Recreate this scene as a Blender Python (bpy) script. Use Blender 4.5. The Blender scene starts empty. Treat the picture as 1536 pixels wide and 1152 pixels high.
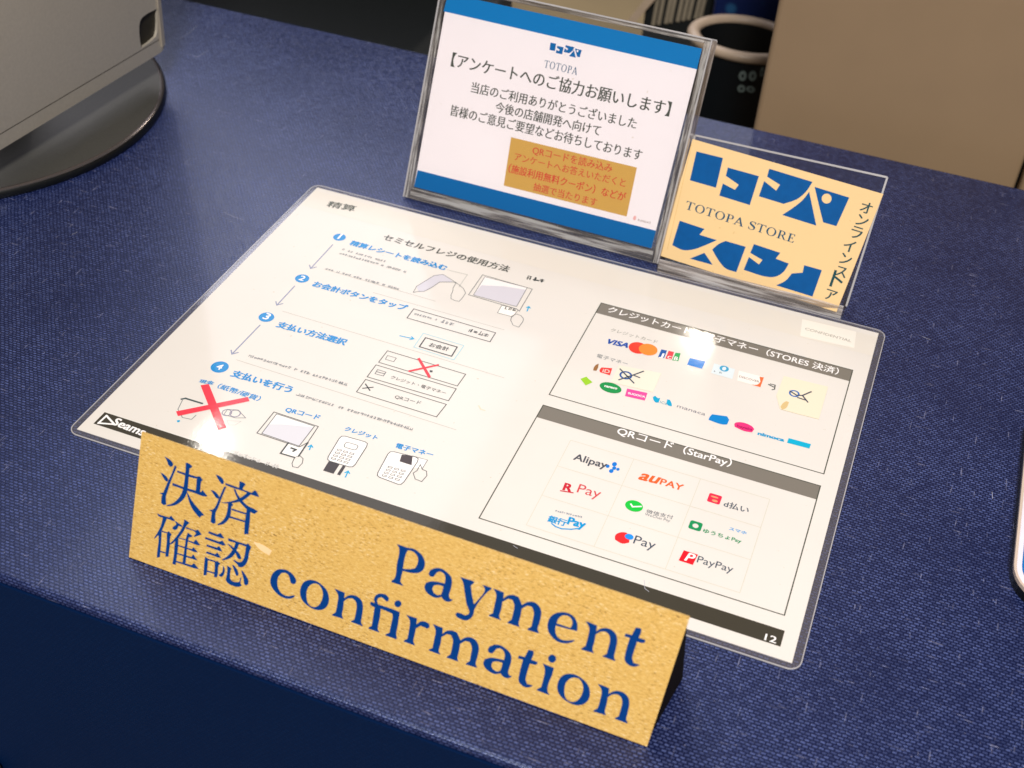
import bpy, math, random
from mathutils import Vector, Matrix
from mathutils.geometry import tessellate_polygon

random.seed(7)
SC = bpy.context.scene
COL = SC.collection

# ------------------------------------------------------------------ camera
CAM_POS = Vector((0.28569088, -0.30413045, 0.35700112))
RIGHT = Vector((0.932533608, 0.356635121, 0.056501855))
DOWN = Vector((0.269675170, -0.583826585, -0.765781837))
FWD = Vector((-0.240117413, 0.729354447, -0.640613549))
FPX = 1902.742                       # focal length in pixels of a 1536 wide frame
cam_data = bpy.data.cameras.new('camera')
cam = bpy.data.objects.new('camera', cam_data)
COL.objects.link(cam)
mw = Matrix.Identity(4)
for i, a in enumerate((RIGHT, -DOWN, -FWD)):
    for j in range(3):
        mw[j][i] = a[j]
for j in range(3):
    mw[j][3] = CAM_POS[j]
cam.matrix_world = mw
cam_data.sensor_width = 36
cam_data.lens = FPX / 1536 * 36
cam_data.clip_start = 0.01
cam_data.clip_end = 100
cam_data.dof.use_dof = True
cam_data.dof.focus_distance = 0.535
cam_data.dof.aperture_fstop = 15
SC.camera = cam

# ------------------------------------------------------------------ world and lamps
world = bpy.data.worlds.new('World')
SC.world = world
world.use_nodes = True
bg = world.node_tree.nodes['Background']
bg.inputs[0].default_value = (0.92, 0.92, 1.0, 1)
bg.inputs[1].default_value = 0.12


def area(name, loc, target, size, energy, color, size_y=None, spread=180):
    d = bpy.data.lights.new(name, 'AREA')
    d.energy = energy
    d.color = color
    if size_y:
        d.shape = 'RECTANGLE'
        d.size = size
        d.size_y = size_y
    else:
        d.shape = 'DISK'
        d.size = size
    d.spread = math.radians(spread)
    o = bpy.data.objects.new(name, d)
    COL.objects.link(o)
    o.location = loc
    o.rotation_euler = (Vector(target) - Vector(loc)).to_track_quat('-Z', 'Y').to_euler()
    return o


area('ceiling_spot', (-0.14, 2.90, 2.0), (0.2, 0.15, 0), 0.10, 8, (1.0, 0.90, 0.76))
area('ceiling_spot', (-1.24, 1.80, 2.0), (0.1, 0.05, 0), 0.06, 3, (1.0, 0.92, 0.80))
area('ceiling_spot', (0.62, -1.25, 1.7), (0.15, 0.1, 0), 0.40, 60, (1.0, 0.945, 0.90))
area('ceiling_panel', (-1.70, 2.30, 2.2), (-1.70, 2.30, 0), 2.1, 74, (0.92, 0.90, 1.0), 2.9)
SC.view_settings.view_transform = 'Standard'
SC.view_settings.look = 'None'
SC.view_settings.exposure = 0.08
SC.view_settings.gamma = 1
SC.cycles.max_bounces = 10
SC.cycles.transparent_max_bounces = 24
SC.cycles.sample_clamp_indirect = 6


# ------------------------------------------------------------------ materials
def lin(c):
    return tuple(((v / 255) / 12.92 if v / 255 <= 0.04045 else ((v / 255 + 0.055) / 1.055) ** 2.4) for v in c) + (1,)


class NT:
    def __init__(self, name):
        self.m = bpy.data.materials.new(name)
        self.m.use_nodes = True
        self.t = self.m.node_tree
        self.b = self.t.nodes['Principled BSDF']
        self.out = self.t.nodes['Material Output']

    def n(self, kind, **kw):
        nd = self.t.nodes.new(kind)
        for k, v in kw.items():
            if k in nd.inputs:
                nd.inputs[k].default_value = v
            else:
                setattr(nd, k, v)
        return nd

    def l(self, a, b):
        self.t.links.new(a, b)

    def coords(self, scale=(1000, 1000, 1000), rot=0):
        tc = self.n('ShaderNodeNewGeometry')
        mp = self.n('ShaderNodeMapping')
        mp.inputs['Scale'].default_value = scale
        mp.inputs['Rotation'].default_value = (0, 0, rot)
        self.l(tc.outputs['Position'], mp.inputs['Vector'])
        return mp.outputs[0]

    def noise(self, vec, scale, detail=3, rough=0.5):
        nz = self.n('ShaderNodeTexNoise')
        nz.inputs['Scale'].default_value = scale
        nz.inputs['Detail'].default_value = detail
        nz.inputs['Roughness'].default_value = rough
        self.l(vec, nz.inputs['Vector'])
        return nz.outputs['Fac']

    def ramp(self, fac, stops):
        r = self.n('ShaderNodeValToRGB')
        e = r.color_ramp.elements
        while len(e) < len(stops):
            e.new(0.5)
        for el, (p, c) in zip(e, stops):
            el.position = p
            el.color = c if len(c) == 4 else tuple(c) + (1,)
        self.l(fac, r.inputs[0])
        return r.outputs[0]

    def mix(self, fac, a, b, mode='MIX'):
        x = self.n('ShaderNodeMix', data_type='RGBA', blend_type=mode)
        for s, v in ((x.inputs[0], fac), (x.inputs[6], a), (x.inputs[7], b)):
            if hasattr(v, 'is_linked'):
                self.l(v, s)
            else:
                s.default_value = v
        return x.outputs[2]

    def math(self, op, a, b=0.0):
        x = self.n('ShaderNodeMath', operation=op)
        for s, v in ((x.inputs[0], a), (x.inputs[1], b)):
            if hasattr(v, 'is_linked'):
                self.l(v, s)
            else:
                s.default_value = v
        return x.outputs[0]

    def bump(self, h, strength, dist):
        bp = self.n('ShaderNodeBump')
        bp.inputs['Strength'].default_value = strength
        bp.inputs['Distance'].default_value = dist
        self.l(h, bp.inputs['Height'])
        return bp.outputs[0]


def plain(name, srgb, rough=0.5, coat=0.0, coat_rough=0.06, metal=0.0, spec=0.5, vary=0.05, scale=60, bump=0.0):
    q = NT(name)
    v = q.coords((1, 1, 1))
    f = q.noise(v, scale, 4)
    c = lin(srgb)
    lo = tuple(x * (1 - vary) for x in c[:3]) + (1,)
    hi = tuple(min(1, x * (1 + vary)) for x in c[:3]) + (1,)
    q.l(q.ramp(f, [(0.3, lo), (0.7, hi)]), q.b.inputs['Base Color'])
    q.b.inputs['Roughness'].default_value = rough
    q.b.inputs['Metallic'].default_value = metal
    q.b.inputs['Specular IOR Level'].default_value = spec
    q.b.inputs['Coat Weight'].default_value = coat
    q.b.inputs['Coat Roughness'].default_value = coat_rough
    if bump:
        q.l(q.bump(f, bump, 0.0005), q.b.inputs['Normal'])
    return q.m


_ink = {}


def ink(srgb, coat=0.0, rough=0.5):
    """printed colour; coat = under the laminate film"""
    k = (tuple(srgb), coat, rough)
    if k not in _ink:
        q = NT('ink_%d_%d_%d' % tuple(srgb))
        q.b.inputs['Base Color'].default_value = lin(srgb)
        q.b.inputs['Roughness'].default_value = rough
        q.b.inputs['Specular IOR Level'].default_value = 0.1 if coat else 0.1
        if coat:
            q.b.inputs['Coat Weight'].default_value = coat
            film_finish(q)
        _ink[k] = q.m
    return _ink[k]


def film_finish(q):
    """gloss of the laminate film: slightly wavy, fine scratches"""
    v = q.coords((1, 1, 1))
    wave = q.noise(v, 26, 2)
    grain = q.noise(v, 900, 2)
    h = q.math('ADD', q.math('MULTIPLY', wave, 0.2), q.math('MULTIPLY', grain, 0.022))
    q.l(q.bump(h, 0.5, 0.0011), q.b.inputs['Coat Normal'])
    q.b.inputs['Coat Roughness'].default_value = 0.07
    q.b.inputs['Coat IOR'].default_value = 1.22


def make_counter_mat(name, base, thread, rough=0.42, strength=1.0, vertical=False, spec=.75):
    q = NT(name)
    g = q.n('ShaderNodeNewGeometry')
    if vertical:
        cb = q.n('ShaderNodeSeparateXYZ')
        q.l(g.outputs['Position'], cb.inputs[0])
        cc = q.n('ShaderNodeCombineXYZ')
        q.l(cb.outputs[0], cc.inputs[0])
        q.l(cb.outputs[2], cc.inputs[1])
        src = cc.outputs[0]
    else:
        # the cloth wraps over the front edge: carry the rows on down the face
        cb = q.n('ShaderNodeSeparateXYZ')
        q.l(g.outputs['Position'], cb.inputs[0])
        cc = q.n('ShaderNodeCombineXYZ')
        q.l(cb.outputs[0], cc.inputs[0])
        q.l(q.math('ADD', cb.outputs[1], cb.outputs[2]), cc.inputs[1])
        src = cc.outputs[0]
    mp = q.n('ShaderNodeMapping')
    mp.inputs['Scale'].default_value = (1000, 1000, 1000)
    q.l(src, mp.inputs[0])
    # threads wander a little
    wob = q.noise(mp.outputs[0], 0.16, 2)
    cx = q.n('ShaderNodeCombineXYZ')
    q.l(q.math('MULTIPLY', wob, 1.6), cx.inputs[0])
    q.l(q.math('MULTIPLY', q.noise(mp.outputs[0], 0.3, 2), 0.8), cx.inputs[1])
    va = q.n('ShaderNodeVectorMath', operation='ADD')
    q.l(mp.outputs[0], va.inputs[0])
    q.l(cx.outputs[0], va.inputs[1])
    br = q.n('ShaderNodeTexBrick')
    br.offset = 0.5
    br.inputs['Scale'].default_value = 1.0
    br.inputs['Brick Width'].default_value = 2.1
    br.inputs['Row Height'].default_value = 1.35
    br.inputs['Mortar Size'].default_value = 0.55
    br.inputs['Mortar Smooth'].default_value = 0.8
    br.inputs['Bias'].default_value = 0.0
    br.inputs['Color1'].default_value = (1, 1, 1, 1)
    br.inputs['Color2'].default_value = (0.35, 0.35, 0.35, 1)
    br.inputs['Mortar'].default_value = (0, 0, 0, 1)
    q.l(va.outputs[0], br.inputs['Vector'])
    # slubs: thick bright yarns along both directions
    def slub(sc, lo, hi):
        m2 = q.n('ShaderNodeMapping')
        m2.inputs['Scale'].default_value = sc
        q.l(mp.outputs[0], m2.inputs[0])
        return q.ramp(q.noise(m2.outputs[0], 1.0, 1), [(lo, (0, 0, 0)), (hi, (1, 1, 1))])
    s1 = slub((0.10, 1.0, 1), 0.70, 0.76)
    s2 = slub((1.0, 0.09, 1), 0.71, 0.77)
    slubs = q.math('MAXIMUM', s1, s2)
    fine = q.noise(mp.outputs[0], 2.2, 3, 0.7)
    flecks = q.ramp(fine, [(0.50, (0, 0, 0)), (0.75, (1, 1, 1))])
    patch = q.ramp(q.noise(mp.outputs[0], 0.02, 3), [(0.3, (0.55, 0.55, 0.55)), (0.7, (1, 1, 1))])
    top = q.math('MULTIPLY', br.outputs['Color'], q.math('ADD', 0.75, q.math('MULTIPLY', flecks, 0.6)))
    k = q.math('MINIMUM', q.math('MULTIPLY', q.math('MULTIPLY', top, 1.1), patch), 1.0)
    c1 = q.mix(k, lin(base), lin(thread))
    glint = q.math('MULTIPLY', slubs, q.math('ADD', 0.15, flecks))
    specks = q.ramp(q.noise(mp.outputs[0], 0.9, 2, 0.6), [(0.70, (0, 0, 0)), (0.76, (1, 1, 1))])
    glint = q.math('MINIMUM', q.math('ADD', glint, q.math('MULTIPLY', specks, 0.6)), 1.0)
    if vertical:
        glint = 0.0
    q.l(q.mix(glint, c1, lin((172, 172, 200))), q.b.inputs['Base Color'])
    q.b.inputs['Specular Tint'].default_value = (0.62, 0.72, 1.0, 1)
    h = q.math('ADD', br.outputs['Color'], q.math('MULTIPLY', fine, 0.9))
    h = q.math('ADD', h, q.math('MULTIPLY', slubs, 0.7))
    q.l(q.bump(h, 0.8 * strength, 0.00011), q.b.inputs['Normal'])
    q.l(q.ramp(fine, [(0.3, (rough - .08,) * 3), (0.7, (rough + .14,) * 3)]), q.b.inputs['Roughness'])
    q.b.inputs['Specular IOR Level'].default_value = spec
    return q.m


M_counter = make_counter_mat('navy_woven_laminate', (0, 10, 52), (88, 102, 156), rough=0.28, spec=0.8)
M_front = make_counter_mat('navy_front_laminate', (0, 24, 60), (2, 32, 72), rough=0.7, strength=0.3, vertical=True, spec=.12)


def make_paper(name, srgb, coat):
    q = NT(name)
    v = q.coords((1, 1, 1))
    f = q.noise(v, 18, 4)
    c = lin(srgb)
    col = q.ramp(f, [(0.3, tuple(x * 0.965 for x in c[:3])), (0.7, c)])
    spk = q.ramp(q.noise(v, 420, 2), [(0.735, (1, 1, 1)), (0.80, (0.80, 0.76, 0.66))])
    q.l(q.mix(1.0, col, spk, 'MULTIPLY'), q.b.inputs['Base Color'])
    q.b.inputs['Roughness'].default_value = 0.6
    q.b.inputs['Specular IOR Level'].default_value = 0.08
    if coat:
        q.b.inputs['Coat Weight'].default_value = coat
        film_finish(q)
    return q.m


M_sheet = make_paper('laminated_paper', (224, 218, 209), 1.0)
M_card = make_paper('card_paper', (248, 240, 247), 0.0)
M_storecard = make_paper('tan_card_paper', (226, 194, 142), 0.0)


def make_gold():
    q = NT('gold_leatherette')
    v = q.coords((1000, 1000, 1000))
    mp = q.n('ShaderNodeMapping')
    mp.inputs['Scale'].default_value = (0.6, 1.9, 1.9)
    q.l(v, mp.inputs[0])
    big = q.noise(v, 0.06, 3)
    w = q.noise(mp.outputs[0], 1.1, 4, 0.65)
    wr = q.n('ShaderNodeTexVoronoi', feature='DISTANCE_TO_EDGE')
    wr.inputs['Scale'].default_value = 0.9
    q.l(mp.outputs[0], wr.inputs['Vector'])
    amt = q.ramp(big, [(0.38, (0.12,) * 3), (0.65, (1, 1, 1))])
    pits = q.ramp(w, [(0.345, (1, 1, 1)), (0.41, (0, 0, 0))])
    pits = q.math('MULTIPLY', pits, amt)
    c = q.ramp(w, [(0.3, lin((212, 166, 84))), (0.55, lin((232, 190, 106))), (0.8, lin((244, 212, 140)))])
    c = q.mix(q.math('MULTIPLY', pits, 0.8), c, lin((112, 74, 36)))
    hl = q.math('MULTIPLY', q.ramp(w, [(0.59, (0, 0, 0)), (0.66, (1, 1, 1))]), amt)
    c = q.mix(q.math('MULTIPLY', hl, 0.65), c, lin((255, 238, 204)))
    q.l(c, q.b.inputs['Base Color'])
    h = q.math('ADD', w, q.math('MULTIPLY', wr.outputs['Distance'], 0.25))
    q.l(q.bump(h, 0.6, 0.00035), q.b.inputs['Normal'])
    q.b.inputs['Roughness'].default_value = 0.42
    q.b.inputs['Metallic'].default_value = 0.15
    return q.m


M_gold = make_gold()
M_darkhollow = plain('dark_hollow_shade', (20, 13, 12), 0.9, spec=0.1)  # near-black stands in for the shaded hollow inside the sign
M_signink = plain('sign_blue_print', (0, 56, 124), 0.6, vary=0.08, scale=900, spec=0.12)
M_metal = plain('brown_grey_metal', (190, 182, 166), 0.5, metal=0.45, vary=0.04, scale=600, bump=0.12)
M_metal_lip = plain('brown_grey_metal_lip', (182, 173, 158), 0.38, metal=0.5, vary=0.03, scale=600)
M_slot = plain('slot_dark_plastic', (30, 26, 10), 0.6)
M_disc = plain('black_rubber_disc', (60, 59, 55), 0.62, vary=0.1, scale=900)
M_rim = plain('disc_polished_rim', (120, 112, 110), 0.22, metal=0.8)
M_discside = plain('black_disc_side', (8, 10, 9), 0.4)
M_beige = plain('beige_painted_board', (138, 115, 87), 0.75, vary=0.05, scale=14)
M_beige2 = plain('beige_floor_tile', (150, 130, 92), 0.6, vary=0.06, scale=8)
M_black = plain('black_cabinet', (7, 12, 12), 0.6)
M_bin = plain('black_bin_plastic', (5, 10, 14), 0.5)
M_cream = plain('cream_bin_rim', (176, 156, 134), 0.4)
M_greyrim = plain('grey_bin_inner_rim', (150, 140, 122), 0.45)
M_brownbag = plain('brown_bin_contents', (110, 84, 24), 0.6, vary=0.7, scale=45)
M_bluecloth = NT('blue_spotted_cloth')
_v = M_bluecloth.coords((1, 1, 1))
_vo = M_bluecloth.n('ShaderNodeTexVoronoi')
_vo.inputs['Scale'].default_value = 55
M_bluecloth.l(_v, _vo.inputs['Vector'])
M_bluecloth.l(M_bluecloth.ramp(_vo.outputs['Distance'], [(0.18, lin((34, 84, 128))), (0.34, lin((4, 26, 78)))]),
              M_bluecloth.b.inputs['Base Color'])
M_bluecloth = M_bluecloth.m
M_wire = plain('grey_wire', (132, 122, 104), 0.5)
M_print_dim = plain('dim_white_print', (110, 124, 120), 0.6)
M_whiteplastic = plain('white_glossy_plastic', (236, 228, 236), 0.3, coat=0.6)
M_trayblue = plain('blue_trim', (0, 112, 190), 0.4)
M_trayedge = plain('beige_plastic_edge', (206, 186, 168), 0.4)
M_grey = plain('grey_shelf', (120, 118, 130), 0.6)


def make_clear(name, tint, edge=0.0, rough=0.03, ior=1.49, white=0.0):
    q = NT(name)
    t = q.n('ShaderNodeBsdfTransparent')
    t.inputs[0].default_value = tint
    g = q.n('ShaderNodeBsdfGlossy')
    g.inputs['Roughness'].default_value = rough
    lw = q.n('ShaderNodeLayerWeight', Blend=0.5)
    f = q.math('ADD', 0.04, q.math('MULTIPLY', 0.9, q.math('POWER', lw.outputs['Facing'], 5.0)))
    m = q.n('ShaderNodeMixShader')
    fac = q.math('ADD', f, edge)
    q.l(fac, m.inputs[0])
    q.l(t.outputs[0], m.inputs[1])
    q.l(g.outputs[0], m.inputs[2])
    res = m.outputs[0]
    if white:
        d = q.n('ShaderNodeBsdfDiffuse')
        d.inputs[0].default_value = (0.62, 0.6, 0.6, 1)
        m2 = q.n('ShaderNodeMixShader')
        m2.inputs[0].default_value = white
        q.l(res, m2.inputs[1])
        q.l(d.outputs[0], m2.inputs[2])
        res = m2.outputs[0]
    q.l(res, q.out.inputs['Surface'])
    return q.m


M_clear = make_clear('clear_acrylic_plate', (0.97, 0.97, 0.96, 1))
M_film = make_clear('clear_laminate_film', (0.90, 0.90, 0.92, 1), edge=0.03, rough=0.12, white=0.05)
M_filmedge = make_clear('film_edge_glint', (0.9, 0.9, 0.9, 1), edge=0.15, rough=0.2, white=0.55)  # glint along the film rim painted as a whitish line
q = NT('solid_acrylic')
q.b.inputs['Base Color'].default_value = (0.93, 0.92, 0.92, 1)
q.b.inputs['Roughness'].default_value = 0.04
q.b.inputs['Transmission Weight'].default_value = 1.0
q.b.inputs['IOR'].default_value = 1.49
_v = q.coords((1, 1, 1))
q.l(q.bump(q.noise(_v, 160, 2), 0.25, 0.0006), q.b.inputs['Normal'])
M_solid = q.m


def make_rail(name, scale):
    """thick acrylic edge: clear, milky, its lengthwise light streaks painted into the colour"""
    q = NT(name)
    v = q.coords(scale)
    nz = q.noise(v, 1.0, 3, 0.6)
    t = q.n('ShaderNodeBsdfTransparent')
    t.inputs[0].default_value = (0.82, 0.79, 0.77, 1)
    q.l(q.ramp(nz, [(0.38, (0.12, 0.11, 0.105)), (0.50, (0.42, 0.38, 0.36)), (0.60, (0.95, 0.93, 0.92))]), q.b.inputs['Base Color'])  # light streaks inside the acrylic put into the colour as noise
    q.b.inputs['Roughness'].default_value = 0.12
    q.b.inputs['Coat Weight'].default_value = 1.0
    q.l(q.bump(nz, 0.8, 0.0012), q.b.inputs['Normal'])
    m = q.n('ShaderNodeMixShader')
    m.inputs[0].default_value = 0.45
    q.l(t.outputs[0], m.inputs[1])
    q.l(q.b.outputs[0], m.inputs[2])
    q.l(m.outputs[0], q.out.inputs['Surface'])
    return q.m


M_rail_up = make_rail('acrylic_edge_upright', (900, 60, 45))
M_rail_across = make_rail('acrylic_edge_across', (26, 500, 500))
M_edgegloss = M_rail_across
M_edgebright = make_clear('acrylic_edge_highlight', (0.9, 0.9, 0.9, 1), edge=0.3, rough=0.2, white=0.5)  # edge highlights painted in as pale diffuse colour


# ------------------------------------------------------------------ object helpers
WORLD = {}


def empty(name, loc, label, cat, group=None):
    o = bpy.data.objects.new(name, None)
    COL.objects.link(o)
    o.location = loc
    o.empty_display_size = 0.02
    o['label'] = label
    o['category'] = cat
    if group:
        o['group'] = group
    WORLD[o] = Vector(loc)
    return o


def mesh(name, verts, faces, mat, parent=None, kind=None, label=None, smooth=False, slots=None, mats=None):
    base = WORLD.get(parent, Vector((0, 0, 0)))
    me = bpy.data.meshes.new(name)
    me.from_pydata([tuple(Vector(v) - base) for v in verts], [], faces)
    me.update()
    for m in (mats or [mat]):
        me.materials.append(m)
    if slots:
        for p, s in zip(me.polygons, slots):
            p.material_index = s
    if smooth:
        for p in me.polygons:
            p.use_smooth = True
    o = bpy.data.objects.new(name, me)
    COL.objects.link(o)
    if parent is not None:
        o.parent = parent
        WORLD[o] = base
    if kind:
        o['kind'] = kind
    if label:
        o['label'] = label
    return o


def ray(u, v):
    return (FWD + RIGHT * ((u - 768) / FPX) + DOWN * ((v - 576) / FPX))


class Frame:
    """a flat surface in the place: origin, right and up axes; local units are metres.
    at(u, v): the point of the surface measured at that pixel of the 1536 px photograph"""

    def __init__(self, o, ex, ey):
        self.o = Vector(o)
        self.ex = Vector(ex).normalized()
        self.ey = Vector(ey).normalized()
        self.n = self.ex.cross(self.ey).normalized()

    def w(self, p, h=0.0):
        return self.o + self.ex * p[0] + self.ey * p[1] + self.n * h

    def at(self, u, v):
        d = ray(u, v)
        t = (self.o - CAM_POS).dot(self.n) / d.dot(self.n)
        r = CAM_POS + d * t - self.o
        return (r.dot(self.ex), r.dot(self.ey))


def tilted(x, y, z, yaw, tilt):
    a = math.radians(yaw)
    t = math.radians(tilt)
    ex = Vector((math.cos(a), math.sin(a), 0))
    n0 = Vector((-math.sin(a), math.cos(a), 0))
    return Frame((x, y, z), ex, n0 * math.cos(t) + Vector((0, 0, 1)) * math.sin(t))


def smooth_loop(pts, sub=4, corner=50):
    n = len(pts)
    P = [Vector((p[0], p[1])) for p in pts]
    tang = []
    for i in range(n):
        a = P[i] - P[i - 1]
        b = P[(i + 1) % n] - P[i]
        if a.length < 1e-9 or b.length < 1e-9:
            tang.append(None)
            continue
        ang = math.degrees(a.angle(b))
        tang.append(None if ang > corner else (a / a.length + b / b.length).normalized())
    out = []
    for i in range(n):
        p0, p1 = P[i], P[(i + 1) % n]
        L = (p1 - p0).length
        d = (p1 - p0)
        m0 = tang[i] * L if tang[i] else d
        m1 = tang[(i + 1) % n] * L if tang[(i + 1) % n] else d
        if tang[i] is None and tang[(i + 1) % n] is None:
            out.append(p0)
            continue
        for s in range(sub):
            t = s / sub
            out.append(p0 * (2 * t ** 3 - 3 * t ** 2 + 1) + m0 * (t ** 3 - 2 * t ** 2 + t) + p1 * (-2 * t ** 3 + 3 * t ** 2) + m1 * (t ** 3 - t ** 2))
    return [(p.x, p.y) for p in out]


def flat(name, fr, shapes, h, mat, parent, label=None):
    """shapes: list of [outer, hole, ...] loops in the frame's metres, printed at height h"""
    V, F = [], []
    for k, loops in enumerate(shapes):
        if not isinstance(loops[0][0], (tuple, list)):
            loops = [loops]
        vv = [[Vector((p[0], p[1], 0)) for p in lp] for lp in loops]
        tri = tessellate_polygon(vv)
        base = len(V)
        for lp in loops:
            V += [fr.w(p, h + k * 2e-6) for p in lp]
        for t in tri:
            a, b, c = [Vector(V[base + i]) for i in t]
            nn = (b - a).cross(c - a)
            F.append(tuple(base + i for i in (t if nn.dot(fr.n) > 0 else reversed(t))))
    return mesh(name, V, F, mat, parent, label=label)


def stroke_shapes(pts, w, closed=False):
    """polyline as one quad per segment"""
    P = [Vector(p) for p in pts]
    if closed:
        P = P + [P[0]]
    out = []
    for a, b in zip(P, P[1:]):
        d = b - a
        if d.length < 1e-7:
            continue
        d.normalize()
        s = Vector((-d.y, d.x)) * w / 2
        a2, b2 = a - d * w / 2, b + d * w / 2
        out.append([tuple(a2 - s), tuple(b2 - s), tuple(b2 + s), tuple(a2 + s)])
    return out


def ell(c, rx, ry, n=28, rot=0):
    return [(c[0] + rx * math.cos(t) * math.cos(rot) - ry * math.sin(t) * math.sin(rot),
             c[1] + rx * math.cos(t) * math.sin(rot) + ry * math.sin(t) * math.cos(rot)) for t in [2 * math.pi * i / n for i in range(n)]]


def rrect(x0, y0, x1, y1, r, n=6):
    out = []
    for cx, cy, a0 in ((x1 - r, y0 + r, -90), (x1 - r, y1 - r, 0), (x0 + r, y1 - r, 90), (x0 + r, y0 + r, 180)):
        for i in range(n + 1):
            a = math.radians(a0 + 90 * i / n)
            out.append((cx + r * math.cos(a), cy + r * math.sin(a)))
    return out


_dg = None
_txt = {}


def glyphs(s):
    """triangulated outline of a line of text, built-in typeface; x from 0, baseline at 0"""
    if s in _txt:
        return _txt[s]
    c = bpy.data.curves.new('lettering', 'FONT')
    c.body = s
    c.size = 1
    c.resolution_u = 3
    o = bpy.data.objects.new('lettering', c)
    COL.objects.link(o)
    bpy.context.view_layer.update()
    me = bpy.data.meshes.new_from_object(o.evaluated_get(bpy.context.evaluated_depsgraph_get()))
    vs = [(v.co.x, v.co.y) for v in me.vertices]
    fs = [tuple(p.vertices) for p in me.polygons]
    bpy.data.objects.remove(o)
    bpy.data.curves.remove(c)
    bpy.data.meshes.remove(me)
    x0 = min(v[0] for v in vs)
    x1 = max(v[0] for v in vs)
    vs = [(v[0] - x0, v[1]) for v in vs]
    _txt[s] = (vs, fs, x1 - x0)
    return _txt[s]


def text(name, fr, s, p0, p1, h, mat, parent, asp=1.0, bold=0.0, mincho=False, cjk=True, slant=0.0, px=True, label=None, dy=0.0):
    """text from p0 to p1 (left and right end of its lower edge)"""
    if px:
        p0, p1 = fr.at(*p0), fr.at(*p1)
    p0, p1 = Vector(p0), Vector(p1)
    d = p1 - p0
    vs, fs, L = glyphs(s)
    k = d.length / L
    d.normalize()
    up = Vector((-d.y, d.x))
    y0 = min(v[1] for v in vs) if cjk else 0.0
    offs = [(0, 0)]
    if mincho:
        offs = [(-0.02, 0.002), (0.0, -.002), (0.02, 0.002)]
    if bold:
        offs = [(-bold, -bold * .6), (bold, -bold * .6), (-bold, bold * .6), (bold, bold * .6), (0, 0)]
    V, F = [], []
    for i, (ox, oy) in enumerate(offs):
        b = len(V)
        for x, y in vs:
            yy = (y - y0 + oy + dy) * asp
            q = p0 + d * ((x + ox + yy * slant) * k) + up * (yy * k)
            V.append(fr.w(q, h + i * 2e-6))
        F += [tuple(b + j for j in f) for f in fs]
    me = mesh(name, V, F, mat, parent, label=label)
    return me


def greek(name, fr, p0, p1, hgt, h, mat, parent, px=True, dens=0.75):
    """small print far too small to read: rows of tiny marks"""
    if px:
        p0, p1 = fr.at(*p0), fr.at(*p1)
    p0, p1 = Vector(p0), Vector(p1)
    d = p1 - p0
    L = d.length
    d.normalize()
    up = Vector((-d.y, d.x))
    sh = []
    x = 0
    while x < L - hgt * .6:
        if random.random() < dens + 0.15:
            w = hgt * random.uniform(.45, .8)
            for _ in range(4):
                if random.random() < 0.5:
                    yy = random.uniform(0, .85) * hgt
                    a, b = (x, yy), (x + w, yy)
                else:
                    xx = x + random.uniform(0, 1) * w
                    a, b = (xx, 0), (xx, hgt * random.uniform(.5, 1))
                sh += stroke_shapes([p0 + d * a[0] + up * a[1], p0 + d * b[0] + up * b[1]], hgt * .15)
        x += hgt * .95
    return flat(name, fr, sh, h, mat, parent)


def prism(name, fr, loops, h0, h1, mat, parent=None, label=None, side=None, kind=None, smooth=False):
    """solid slab: outline (with holes) between heights h0 and h1"""
    if not isinstance(loops[0][0], (tuple, list)):
        loops = [loops]
    vv = [[Vector((p[0], p[1], 0)) for p in lp] for lp in loops]
    tri = tessellate_polygon(vv)
    pts = [p for lp in loops for p in lp]
    N = len(pts)
    V = [fr.w(p, h1) for p in pts] + [fr.w(p, h0) for p in pts]
    F, S = [], []
    for t in tri:
        a, b, c = [V[i] for i in t]
        if (b - a).cross(c - a).dot(fr.n) < 0:
            t = tuple(reversed(t))
        F.append(tuple(t))
        F.append(tuple(i + N for i in reversed(t)))
        S += [0, 0]
    k = 0
    for li, lp in enumerate(loops):
        n = len(lp)
        area2 = sum(lp[i][0] * lp[(i + 1) % n][1] - lp[(i + 1) % n][0] * lp[i][1] for i in range(n))
        flip = (area2 < 0) != (li > 0)
        for i in range(n):
            a, b = k + i, k + (i + 1) % n
            f = (a, a + N, b + N, b)
            F.append(tuple(reversed(f)) if flip else f)
            S.append(1)
        k += n
    o = mesh(name, V, F, mat, parent, label=label, kind=kind, slots=S, mats=[mat, side or mat])
    return o


def box(name, x0, x1, y0, y1, z0, z1, mat, parent=None, bev=0.0, seg=3, kind=None, label=None):
    fr = Frame((0, 0, 0), (1, 0, 0), (0, 1, 0))
    o = prism(name, fr, [(x0, y0), (x1, y0), (x1, y1), (x0, y1)], z0, z1, mat, parent, kind=kind, label=label)
    if bev:
        m = o.modifiers.new('soft_edges', 'BEVEL')
        m.width = bev
        m.segments = seg
    return o


TOP = Frame((0, 0, 0), (1, 0, 0), (0, 1, 0))

# ------------------------------------------------------------------ the room as far as it shows
mesh('floor', [(-6, -4, -0.78), (6, -4, -0.78), (6, 8, -0.78), (-6, 8, -0.78)], [(0, 1, 2, 3)], M_beige2, kind='structure')

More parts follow.
